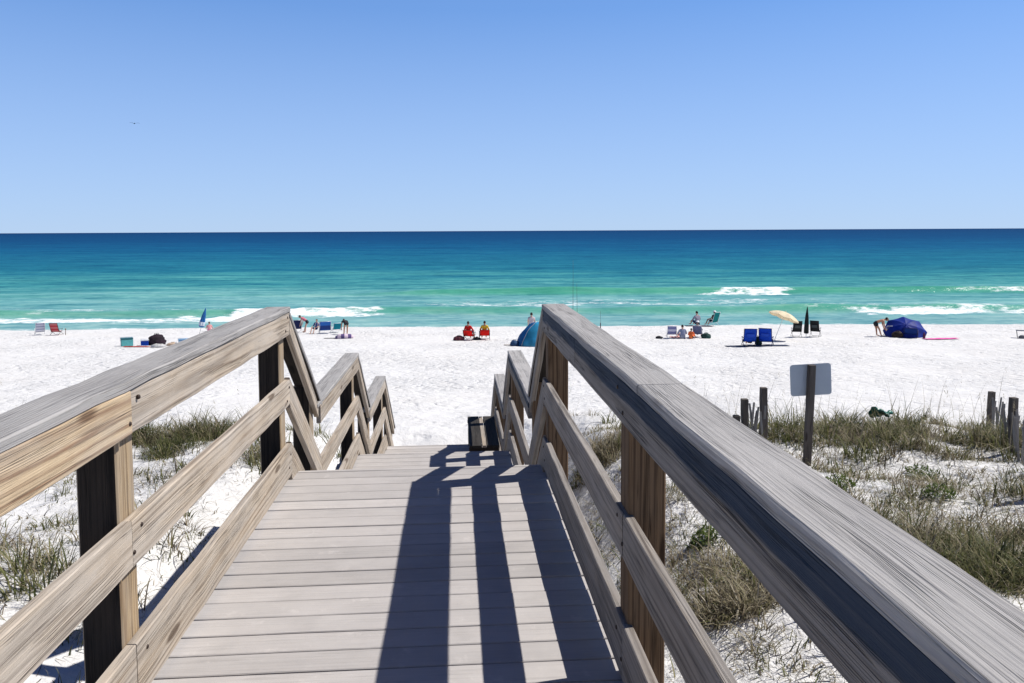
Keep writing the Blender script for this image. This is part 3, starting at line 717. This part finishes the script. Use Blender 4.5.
def person(label, loc, rz, kind, k=0.0, skin=0, hair=HAIR, top=None, bottom=None, shorts=.5, scale=1.0, sleeves=False, longhair=False, hat=None):
    root = thing('person', label, 'person', loc, fc(loc, rz)); root.scale = (scale,)*3
    J = skeleton(kind, k); names = list(J); me = bpy.data.meshes.new('body')
    me.from_pydata([tuple(J[n]) for n in names], [], [(names.index(a), names.index(b)) for a, b in EDG])
    o = bpy.data.objects.new('body', me); C.objects.link(o)
    sk = o.modifiers.new('s', 'SKIN'); sk.use_smooth_shade = True; sb = o.modifiers.new('u', 'SUBSURF'); sb.levels = 2
    for n, sv in zip(names, me.skin_vertices[0].data):
        b = n if n in RAD else n[:2]; r = RAD[b]; sv.radius = (r*1.18, r*.85) if n in ('pelvis', 'waist', 'chest') else (r, r); sv.use_root = (n == 'pelvis')
    dg = bpy.context.evaluated_depsgraph_get(); dg.update(); ev = o.evaluated_get(dg)
    me2 = bpy.data.meshes.new_from_object(ev); bpy.data.objects.remove(o)
    bm = bmesh.new(); bm.from_mesh(me2)
    hd = J['head']; fz = Vector((0, 1, 0)) if kind != 'bend' else (J['head']-J['neck']).cross(Vector((1, 0, 0))).normalized()*-1
    r = bmesh.ops.create_uvsphere(bm, u_segments=16, v_segments=12, radius=1)
    for v in r['verts']: v.co = hd + Vector((v.co.x*.077, v.co.y*.095, v.co.z*.115)) 
    for (dx, dz, s) in ((0, -.01, .018), (-.032, .02, .011), (.032, .02, .011), (-.078, 0, .02), (.078, 0, .02), (0, -.055, .014)):
        r = bmesh.ops.create_icosphere(bm, subdivisions=1, radius=s); y = .092 if abs(dx) < .05 else 0
        for v in r['verts']: v.co += hd + Vector((dx, y, dz))
    for n, s in (('l', -1), ('r', 1)):     # fingers and thumb
        h = J['ha'+n]; dr = (h-J['wr'+n]).normalized(); sd = dr.cross(Vector((0, 1, .2))).normalized()
        for q in range(4): tube(bm, [h+sd*(q-1.5)*.017-dr*.01, h+sd*(q-1.5)*.02+dr*.04, h+sd*(q-1.5)*.021+dr*(.07-.008*abs(q-1.4))+Vector((0, -.012, 0))], .009, 6, .007)
        tube(bm, [h-dr*.03+sd*.02*s, h+sd*.05*s+dr*.01, h+sd*.055*s+dr*.035], .010, 6, .008)
    body = obj('body', bm, SKIN[skin], root, True)
    src = body.data
    def seg(p, a, b):
        ab = b-a; t = max(0, min(1, (p-a).dot(ab)/ab.length_squared)); return (p-a-ab*t).length, t
    def cloth(name, regs, mat, cond=lambda e, t: True, infl=.014):
        b2 = bmesh.new(); b2.from_mesh(src); b2.normal_update(); kill = []
        for f in b2.faces:
            p = f.calc_center_median(); best = min(((seg(p, J[a], J[b])[0] - .6*RAD[a if a in RAD else a[:2]], (a, b), seg(p, J[a], J[b])[1]) for a, b in EDG), key=lambda q: q[0])
            if not (best[1] in regs and cond(best[1], best[2])): kill.append(f)
        bmesh.ops.delete(b2, geom=kill, context='FACES')
        left = set(b2.faces); best_ = set()
        while left:
            st = [left.pop()]; isl = set(st)
            while st:
                for e_ in st.pop().edges:
                    for g_ in e_.link_faces:
                        if g_ in left: left.discard(g_); isl.add(g_); st.append(g_)
            if len(isl) > len(best_): best_ = isl
        bmesh.ops.delete(b2, geom=[f for f in b2.faces if f not in best_], context='FACES')
        if not b2.faces: b2.free(); return
        for v in b2.verts: v.co += v.normal*infl
        m = bpy.data.meshes.new(name); b2.to_mesh(m); b2.free(); link(name, m, mat, root, True)
    if top: cloth('top', REG['top'] | (REG['sleeve'] if sleeves else set()), top, lambda e, t: (e[0] != 'pelvis' or t > .6) and (e != ('chest','neck') or t < .7))
    if bottom: cloth('shorts', REG['bottom'], bottom, lambda e, t: (e[0] != 'pelvis' or e[1] != 'waist' or t < .55) and (e[0][:2] != 'hp' or t < shorts), .018)
    bm = bmesh.new(); r = bmesh.ops.create_uvsphere(bm, u_segments=14, v_segments=10, radius=1)
    for v in r['verts']:
        q = v.co.copy(); low = -.35 if q.y < .2 else .35
        z = max(q.z, low if not longhair or q.y > -.1 else -1.8)
        v.co = hd + Vector((q.x*.088, q.y*.103-.012, z*.126 if q.z > low or not longhair else z*.12))
    obj('hair', bm, hair, root, True)
    if hat:
        bm = bmesh.new(); lathe(bm, [(.17, .0), (.172, .008), (.095, .02), (.085, .09), (.03, .105)], 20); h = obj('hat', bm, hat, root, True); h.location = hd+Vector((0, 0, .05))
    return root
def umbrella_open(label, loc, rot, canopy, r=1.05, pole=1.9, depth=.42, polem=WHITE):
    u = thing('beach_umbrella', label, 'beach umbrella', loc, rot=rot)
    bm = bmesh.new(); tube(bm, [(0, 0, -.15), (0, 0, pole+.02)], .016); obj('pole', bm, polem, u, True)
    bm = bmesh.new()
    def P(uu, v):
        a = uu*6.28318; rr = r*v; k = (a*8/6.28318) % 1; sag = 1-.07*v*math.sin(k*math.pi)
        return Vector((rr*sag*math.cos(a), rr*sag*math.sin(a), pole-depth*v*v-.055*r*v*math.sin(k*math.pi)))
    sheet(bm, P, 48, 8, .006); bmesh.ops.remove_doubles(bm, verts=bm.verts, dist=.0008); obj('canopy', bm, canopy, u)
    for i in range(8):
        bm = bmesh.new(); a = i*math.pi/4
        tube(bm, [(r*v*math.cos(a)*.985, r*v*math.sin(a)*.985, pole-depth*v*v-.018) for v in (.02, .25, .5, .75, 1)], .007, 5); obj('rib', bm, polem, u, True)
    bm = bmesh.new(); lathe(bm, [(.03, pole), (.025, pole+.04), (.008, pole+.09)], 10); obj('finial', bm, canopy, u, True)
    return u
def umbrella_closed(label, loc, rot, canopy, length=1.5, pole=2.0, polem=WHITE, band=None, fat=.11):
    u = thing('beach_umbrella', label, 'beach umbrella', loc, rot=rot)
    bm = bmesh.new(); tube(bm, [(0, 0, -.15), (0, 0, pole)], .017); obj('pole', bm, polem, u, True)
    bm = bmesh.new(); z0 = pole-length
    lathe(bm, [(fat*.75, z0), (fat*1.1, z0+.06), (fat, z0+length*.35), (fat*.7, z0+length*.7), (.025, z0+length), (.01, z0+length+.08)], 48, .16, 8); obj('canopy', bm, canopy, u, True)
    if band:
        bm = bmesh.new(); lathe(bm, [(fat*1.17, z0+.10), (fat*1.2, z0+.14), (fat*1.17, z0+.34), (fat*1.13, z0+.36)], 48, .16, 8); obj('band', bm, band, u, True)
    return u
def cooler(label, loc, rz, body, lid, s=(.5, .32, .34)):
    c = thing('cooler', label, 'cooler', loc, fc(loc, rz))
    bm = bmesh.new(); bbox(bm, (0, 0, s[2]*.42), (s[0], s[1], s[2]*.84), None, .025); obj('body', bm, body, c)
    bm = bmesh.new(); bbox(bm, (0, 0, s[2]*.93), (s[0]*1.04, s[1]*1.05, s[2]*.16), None, .02); obj('lid', bm, lid, c)
    bm = bmesh.new(); tube(bm, [(-s[0]*.54, 0, s[2]*.7), (-s[0]*.54, 0, s[2]*1.12), (s[0]*.54, 0, s[2]*1.12), (s[0]*.54, 0, s[2]*.7)], .012); obj('handle', bm, WHITE, c, True)
    return c
def bag(name, label, loc, s, mat, seed, cat='bag', handle=True, rz=0.0):
    b = thing(name, label, cat, loc, fc(loc, rz))
    bm = bmesh.new(); blob(bm, (0, 0, s[2]*.55), (s[0], s[1], s[2]), seed, .28, 3); obj('body', bm, mat, b, True)
    if handle:
        bm = bmesh.new(); tube(bm, [(-s[0]*.4, 0, s[2]*1.2), (-s[0]*.2, 0, s[2]*1.75), (s[0]*.2, 0, s[2]*1.75), (s[0]*.4, 0, s[2]*1.2)], .015); obj('handle', bm, mat, b, True)
    return b
def towel(label, loc, rz, s, mat, seed=0, bulge=.02):
    bm = bmesh.new(); rz -= YAW
    def P(u, v):
        x, y = (u-.5)*s[0], (v-.5)*s[1]; X = x*math.cos(rz)-y*math.sin(rz); Y = x*math.sin(rz)+y*math.cos(rz)
        return Vector((X, Y, ground(loc.x+X, loc.y+Y)-loc.z+.02+bulge*(1+noise.noise(Vector((u*5+seed, v*5, 0))))))
    sheet(bm, P, 20, 12, .006); o = obj('towel', bm, mat, None, True); o.location = loc; return tag(o, label, 'towel')
seaward = 0.0
def fc(loc, rz): return rz - math.atan2(loc[0], loc[1])
# far left: two chairs
beach_chair('white folding beach chair near the water, far left of the beach', at(40, 335), seaward+.1, fabric('white_sling', (.62,.62,.68), (.35,.37,.48), 5), WHITE, .72)
beach_chair('red folding beach chair beside the white one at far left', at(57, 335), seaward-.5, fabric('red_sling', (.45,.05,.06), (.55,.16,.16), 4), DARKM, .70)
bm = bmesh.new(); tube(bm, [(0, 0, -.1), (.02, 0, .38)], .03, 8, .02); blob(bm, (.02, 0, .42), (.06, .06, .08), 1, .1, 1); o = obj('stake', bm, plain('stake_wood', (.2,.16,.12)), None, True); o.location = at(65.5, 335)
tag(o, 'short dark stake in the sand right of the red chair', 'stake')
# picnic heap
cooler('teal cooler standing on the sand left of the heap of bags', at(127, 346), seaward+.1, plain('teal_plastic', (.10,.38,.38), .4), plain('teal_lid', (.03,.14,.16), .4), (.66, .42, .50))
towel('thin red towel spread in front of the blue cooler bag', at(137, 347), seaward, (1.6, .5), fabric('red_towel', (.60,.12,.10)), 2)
cooler('small royal blue and white cooler left of the dark bag', at(145, 345.5), seaward-.2, ROYAL, plain('white_plastic', (.7,.7,.72), .4), (.42, .32, .36))
bag('beach_bag', 'big black and maroon beach bag in the heap beside the blue cooler', at(157, 345), (.52, .32, .42), plain('black_maroon_cloth', (.022,.012,.02), .8, .8, 3), 3)
bag('towel_heap', 'crumpled grey-white towels piled in front of the black bag', at(158, 347.5), (.40, .22, .15), plain('grey_white_cloth', (.45,.44,.43), .9, .35, 7), 8, 'towels', False)
bag('tan_bag', 'tan canvas bag lying right of the black bag', at(173, 345.5), (.36, .2, .12), plain('tan_cloth', (.48,.36,.26)), 5)
cooler('pale blue cooler near the left handrail under the closed blue umbrella', at(184, 345), seaward, plain('pale_blue_plastic', (.28,.45,.60), .4), plain('pale_blue_lid', (.2,.36,.52), .4), (.62, .36, .38))
umbrella_closed('closed blue umbrella with a white band leaning in the sand', at(198, 340), (0, R(15), 0), plain('blue_umbrella_cloth', (.02,.13,.36), .6), 1.25, 2.15, ALU, plain('white_band_cloth', (.6,.66,.72)), .145)
person('small distant person in pink at the water edge right of the blue umbrella', at(209.5, 331.5), seaward, 'sitg', .0, 1, HAIRB, plain('pink_top', (.7,.3,.3)), PINK, scale=.8)
# family by the left railing
beach_chair('navy chair half hidden behind the left handrail peak', at(297, 332), seaward+.15, NAVY, ALU, .72)
person('person with dark hair in a pink swim top bending beside the navy chair', at(304.5, 332.5), seaward+1.2, 'bend', 56, 1, HAIR, plain('dusty_pink_top', (.48,.14,.18)), BLACK, .22, .93, longhair=True)
person('child wrapped in a striped blue towel sitting left of the blue chair', at(315.5, 333.5), seaward+2.6, 'sit', .34, 1, HAIRB, fabric('striped_towel', (.03,.07,.26), (.5,.42,.40), 4, 0), NAVY, .9, .82, True)
beach_chair('wide royal blue chair with a navy cover between the people at left', at(325, 333.5), seaward+.1, fabric('blue_navy_sling', (.02,.05,.20), (.03,.14,.46), 1.6), ALU, .70).scale = (1.35, 1, 1)
beach_chair('small teal chair left of the person bending over purple towels', at(336, 332.5), seaward+.35, plain('bright_teal_cloth', (.01,.33,.42), trans=.4), WHITE, .50)
person('person in dark swimwear bending over the purple towels', at(345.5, 334.5), seaward+.25, 'bend', 80, 0, HAIR, BLACK, BLACK, .2, .98, longhair=True)
bag('towel_heap', 'purple and white patterned towels heaped on the sand', at(344.5, 338.5), (.62, .3, .20), fabric('purple_white_cloth', (.10,.07,.18), (.62,.50,.56), 2.2, 0), 4, 'towels', False)
towel('thin grey added mat left of the purple towels', at(331, 338.5), seaward, (.9, .35), plain('grey_shadow_patch', (.16,.15,.15)), 6, .01)  # flat grey sheet laid in place of a shadow on the sand
# red chairs
a = beach_chair('red folding chair with a dark-topped sitter, left of two', at(469.5, 340), seaward-.35, REDC, DARKM, .38); a.scale = (1.1,)*3
dup(a, at(484.5, 339.5), fc(at(484.5, 339.5), .05), 'red folding chair with a yellow-shirted sitter, right of two')
person('seated person in a red shirt in the left red chair', at(469.5, 339.9)+FH*.03, seaward-.35, 'sit', .40, 0, HAIR, REDC, NAVY, .8, .95, True)
person('seated person in a yellow shirt in the right red chair', at(484.5, 339.4)+FH*.03, seaward+.05, 'sit', .40, 0, HAIR, YEL, NAVY, .8, .95, True)
bag('beach_bag', 'low dark red bag on the sand left of the red chairs', at(459, 340.5), (.36, .22, .20), plain('dark_red_cloth', (.11,.03,.04), .8, .6, 5), 9)
bag('tan_bag', 'small black bag between the two red chairs', at(477, 340), (.24, .18, .12), BLACK, 12)
# blue shelter
p = at(531, 346)
sh_ = thing('sun_shelter', 'bright blue pop-up sun shelter beside the right handrail', 'sun shelter', p, .18)
SB = plain('shelter_blue', (.045,.34,.54), .5, .35, 1.6, .3, trans=.45); SBD = plain('shelter_dark_blue', (.01,.11,.30), .5, .2, 2, .3, trans=.2)
def dome(u, v, k=1.0):
    a = math.pi*(u); b = v*math.pi/2
    n_ = 1+.035*noise.noise(Vector((u*6, v*5, 2)))
    return Vector((.12-.95*math.cos(a)*math.cos(b*.97)*k*n_ + .42*math.sin(b)**1.3, .25-.95*math.sin(a)*math.cos(b*.97)*k*n_, 1.40*math.sin(b)*k*n_))
bm = bmesh.new(); sheet(bm, lambda u, v: dome(.20+.80*u, v), 24, 14, .006); obj('canopy', bm, SB, sh_, True)
bm = bmesh.new(); sheet(bm, lambda u, v: dome(-.12+.318*u, v), 10, 14, .006); obj('side_panel', bm, SBD, sh_, True)
for u0 in (.199, .6, 1.0):
    bm = bmesh.new(); tube(bm, [dome(u0, i/14*.98, 1.012) for i in range(15)], .014, 6); obj('tent_pole', bm, ALU, sh_, True)
person('person with dark hair standing behind the blue shelter', at(531.5, 339.5), seaward, 'stand', 0, 1, HAIR, plain('white_top', (.6,.5,.5)), NAVY, .5, 1.0)
bag('beach_bag', 'round dark blue bag at the left foot of the blue shelter', at(514.5, 346), (.26, .22, .22), plain('dark_blue_cloth', (.02,.06,.14)), 14)
towel('thin tan added towel left of the round blue bag', at(508.5, 345.3), seaward, (.55, .3), plain('tan_shadow_sheet', (.3,.25,.2)), 4, .01)  # darker sheet laid where the shelter casts its shadow
# rods
def rod(label, px, py, L, lean, holder=True):
    r = thing('fishing_rod', label, 'fishing rod', at(px, py), rot=(0, lean, 0))
    bm = bmesh.new(); tube(bm, [(0, 0, .3), (0, 0, L*.5), (.01, .03, L*.8), (.02, .10, L)], .015, 6, .006); obj('blank', bm, DARKM, r, True)
    bm = bmesh.new(); tube(bm, [(0, 0, -.2), (0, 0, .75)], .03, 8); obj('holder', bm, WHITE, r, True)
    bm = bmesh.new(); blob(bm, (0, .05, .95), (.035, .05, .05), 2, .05, 1); obj('reel', bm, DARKM, r, True)
rod('tall thin fishing rod standing behind the right handrail peak', 573, 334, 5.2, 0); rod('shorter fishing rod just right of the tall one', 577.5, 333, 3.6, R(-1))
bm = bmesh.new(); tube(bm, [(0, 0, -.2), (0, 0, .62)], .035, 8); tube(bm, [(0, 0, .60), (0, .02, 1.5)], .008, 6); o = obj('rod_holder', bm, plain('dark_pipe', (.08,.08,.09)), None, True); o.location = at(600.5, 331)
tag(o, 'dark rod holder pipe alone in the sand right of the fishing rods', 'rod holder')
# centre right family
beach_chair('lilac striped chair at the left of the family group', at(671.5, 338), seaward+.1, fabric('lilac_stripe', (.50,.50,.62), (.18,.19,.36), 3.2), WHITE, .62)
bag('beach_bag', 'small black bag left of the lilac striped chair', at(659, 338.5), (.24, .16, .11), BLACK, 22, handle=False)
towel('pale pink towel on the sand right of the lilac chair', at(676, 338), seaward, (.7, .8), plain('pale_pink_towel', (.75,.42,.38)), 9, .06)
person('seated person in a grey top on the sand between chair and child', at(682.5, 338.5), seaward+.3, 'sitg', .02, 1, HAIR, plain('grey_blue_top', (.22,.25,.36)), plain('grey_shorts', (.3,.32,.4)), .6, .95, True)
person('child in bright orange sitting in front of the slate blue chair', at(691, 338.7), seaward-.4, 'sitg', .02, 0, HAIR, plain('orange_cloth', (.85,.16,.04)), plain('orange_shorts', (.85,.2,.05)), .8, .72, True)
beach_chair('slate blue chair with a sitter wearing a white cap', at(698, 337.5), seaward-.15, plain('slate_cloth', (.20,.23,.36), trans=.4), WHITE, .60)
person('sitter with dark hair and white cap in the slate blue chair', at(698, 337.3)+FH*.03, seaward-.15, 'sit', .22, 1, HAIR, plain('slate_top', (.16,.18,.26)), NAVY, .7, .98, True, hat=plain('white_cap', (.75,.75,.75)))
bag('beach_bag', 'dark green bag at the right end of the family group', at(706, 338.3), (.32, .2, .22), plain('dark_green_cloth', (.02,.06,.05), .8, .6, 5), 31)
person('person in a grey top and navy shorts sitting on a dark mat near the water', at(697, 325.8), seaward+.6, 'sitg', .10, 1, HAIR, plain('grey_top', (.28,.27,.33)), NAVY, .9, 1.15, True)
towel('dark mat under the person in navy shorts near the water', at(696, 326), seaward, (1.7, .9), plain('dark_mat', (.03,.035,.06)), 3, .01)
beach_chair('tall teal chair angled to the left near the water', at(713, 326), seaward+.75, plain('sea_teal_cloth', (.01,.30,.29), trans=.4), WHITE, .85, sh=.34)
person('person reclining in the tall teal chair', at(712.3, 325.8), seaward+.75, 'sit', .30, 0, HAIR, BLACK, BLACK, .5, 1.0, hat=plain('white_sunhat', (.75,.75,.75)))
towel('dark towel below the tall teal chair', at(706.5, 326.5), seaward, (.9, .6), plain('dark_towel', (.05,.04,.06)), 5, .01)
# blue pair under cream umbrella
towel('dark blue added beach mat under the two royal blue chairs', at(757, 346), seaward, (3.6, .7), plain('blue_shadow_sheet', (.02,.03,.07)), 2, .01)  # dark sheet standing for the shade beneath the chairs
a = beach_chair('royal blue chair on the left of the pair by the cream umbrella', at(749, 346), seaward+.16, ROYAL, NAVY, .74, None, plain('blue_pouch', (.012,.06,.42))); a.scale = (1.22, 1.15, 1.12)
dup(a, at(766, 345.6), fc(at(766, 345.6), -.12), 'royal blue chair on the right of the pair by the cream umbrella')
person('sitter in a green shirt in the left royal blue chair', at(749.5, 345.6), seaward+.12, 'sit', .2, 0, HAIR, plain('green_top', (.03,.13,.10)), NAVY, .7, .86, True)
bag('beach_bag', 'dark green bag between the two royal blue chairs', at(758.3, 345.3), (.2, .18, .34), plain('bottle_green_cloth', (.015,.04,.03)), 41)
umbrella_open('open cream umbrella tilted above the two royal blue chairs', at(774, 341), (R(-3), R(23), 0), plain('cream_canvas', (.82,.72,.52), .8, .08, trans=.3), 1.0, 1.95, .34, WHITE)
# black pair
a = beach_chair('black chair left of the closed black umbrella', at(796.2, 337), seaward+.2, plain('black_sling', (.012,.014,.014)), DARKM, .74, None, plain('grey_pouch', (.05,.06,.06)), .36); a.scale = (.95, 1.0, 1.05)
dup(a, at(815.5, 336.7), fc(at(815.5, 336.7), -.2), 'black chair right of the closed black umbrella')
umbrella_closed('closed black umbrella upright between two black chairs', at(806, 337), (0, R(1.5), 0), plain('black_umbrella_cloth', (.008,.014,.012), .6), 1.72, 1.95, WHITE, None, .13)
# navy umbrella shelter
person('person in black shorts bending over a chair beside the navy umbrella', at(879.5, 336.5), seaward-1.35, 'bend', 70, 0, HAIR, None, BLACK, .45, 1.05)
beach_chair('tan and blue chair in front of the bending person', at(889.5, 336), seaward+.3, fabric('tan_blue_sling', (.36,.28,.20), (.05,.07,.2), 2.0), WHITE, .48)
umbrella_open('large navy umbrella tilted down onto the sand as a shelter', at(904, 336), (R(42), 0, -.42), plain('ultramarine_cloth', (.006,.028,.27), .6, .3, 3, trans=.3), 1.32, 1.12, .66, WHITE)
beach_chair('royal blue chair in the shade of the navy umbrella', at(911, 337.7), seaward-.1, plain('deep_blue_cloth', (.012,.05,.24), trans=.4), NAVY, .42).scale = (1.3, 1, 1)
bag('beach_bag', 'black and tan bag at the left foot of the navy umbrella', at(897.5, 337.5), (.34, .2, .26), plain('black_tan_cloth', (.04,.025,.02), .8, .8, 4), 51)
bm = bmesh.new(); lathe(bm, [(.07, 0), (.075, .02), (.075, .26), (.03, .36), (.03, .42)], 12); o = obj('bottle', bm, plain('maroon_bottle', (.10,.02,.05), .3), None, True); o.location = at(924, 338.8)
tag(o, 'dark bottle standing left of the pink towel', 'bottle')
towel('long bright pink towel on the sand right of the navy umbrella', at(941, 339.3), seaward, (2.1, .62), plain('hot_pink_towel', (.72,.10,.36)), 7, .03)
# folding table at the frame edge
tb = thing('folding_table', 'small folding table cut by the right edge of the beach', 'table', at(1023, 338), -.6)
bm = bmesh.new(); bbox(bm, (0, 0, .48), (.8, .45, .03), None, .006); obj('table_top', bm, plain('grey_table', (.10,.10,.11), .5), tb)
for s in (-1, 1):
    for q in (-1, 1):
        bm = bmesh.new(); tube(bm, [(s*.36, q*.19, .46), (s*.30, q*.2, 0)], .014); obj('leg', bm, DARKM, tb, True)
bag('beach_bag', 'small grey bag under the folding table at the right edge', at(1022, 338.6), (.2, .15, .14), plain('grey_bag_cloth', (.12,.12,.13)), 61, handle=False)
# bird
d = ray(134.5, 123.5); bp = Vector((0, 0, CZ)) + d*190
bd = thing('bird', 'tiny distant bird gliding in the clear sky at left', 'bird', bp, .5); bd.scale = (1.5,)*3
BM_ = plain('bird_feathers', (.10,.10,.12))
bm = bmesh.new(); blob(bm, (0, 0, 0), (.09, .26, .08), 1, .08, 2); tube(bm, [(0, .2, .02), (0, .36, 0)], .03, 6, .006); tube(bm, [(0, -.2, 0), (0, -.42, .02)], .05, 6, .02); obj('body', bm, BM_, bd, True)
for s in (-1, 1):
    bm = bmesh.new(); sheet(bm, lambda u, v: Vector((s*(.06+.62*u), .10-.16*v*(1-.6*u)-.10*u*u, .16*math.sin(u*2.4)-.06*u)), 8, 4, .012); obj('wing', bm, BM_, bd, True)

# ================================================================== LIGHT, SKY, CAMERA
SUNV = Vector((.768, .125, 1.0)).normalized()
el = math.asin(SUNV.z); az = math.atan2(SUNV.x, SUNV.y)
w = bpy.data.worlds.new('World'); bpy.context.scene.world = w; w.use_nodes = True
nt = w.node_tree; bg = nt.nodes['Background']
sky = nt.nodes.new('ShaderNodeTexSky'); sky.sky_type = 'NISHITA'; sky.sun_disc = False
sky.sun_elevation = el; sky.sun_rotation = az; sky.altitude = 3000; sky.air_density = 1.0; sky.dust_density = 0; sky.ozone_density = 10
def wn(typ, ins, **kw):
    n = nt.nodes.new(typ)
    for k, v in kw.items(): setattr(n, k, v)
    for k, v in ins.items():
        if isinstance(v, bpy.types.NodeSocket): nt.links.new(v, n.inputs[k])
        else: n.inputs[k].default_value = v
    return n
# clear dry-air grade of the sky: flatter near the horizon, deep blue towards the zenith
gam = wn('ShaderNodeGamma', {0: sky.outputs[0], 1: .5}).outputs[0]
gen = wn('ShaderNodeTexCoord', {}).outputs['Generated']
zz = wn('ShaderNodeSeparateXYZ', {0: gen}).outputs[2]
tint = wn('ShaderNodeVectorMath', {0: gam, 1: (1.68, 2.36, 3.35)}, operation='MULTIPLY').outputs[0]
hz = wn('ShaderNodeMapRange', {0: zz, 1: 0.0, 2: .27, 3: .70, 4: 0.0}).outputs[0]
air = wn('ShaderNodeMix', {0: hz, 6: tint, 7: (4.4, 5.55, 7.35, 1)}, data_type='RGBA').outputs[2]
hi = wn('ShaderNodeMapRange', {0: zz, 1: .285, 2: .52, 3: 0.0, 4: 1.0}).outputs[0]
deep = wn('ShaderNodeMix', {0: hi, 6: (1, 1, 1, 1), 7: (.035, .115, .25, 1)}, data_type='RGBA').outputs[2]
fin = wn('ShaderNodeVectorMath', {0: air, 1: deep}, operation='MULTIPLY').outputs[0]
nt.links.new(fin, bg.inputs[0]); bg.inputs[1].default_value = .10
sl = bpy.data.lights.new('sun', 'SUN'); sl.energy = 5.0; sl.angle = R(.53); sl.color = (1.0, .965, .91)
so = bpy.data.objects.new('sun', sl); C.objects.link(so); so.rotation_euler = SUNV.to_track_quat('Z', 'Y').to_euler(); so.location = (10, 5, 30)
cam = bpy.data.cameras.new('camera'); co_ = bpy.data.objects.new('camera', cam); C.objects.link(co_)
cam.sensor_width = 36; cam.lens = 36*FPX/1024; cam.shift_y = -SHIFT/1024; cam.clip_end = 100000; cam.clip_start = .05
m = Matrix((rt2, up2, -fw)).transposed().to_4x4(); m.translation = (0, 0, CZ); co_.matrix_world = m
sc = bpy.context.scene; sc.camera = co_
sc.view_settings.view_transform = 'Standard'; sc.view_settings.look = 'None'; sc.view_settings.exposure = .2; sc.view_settings.gamma = 1
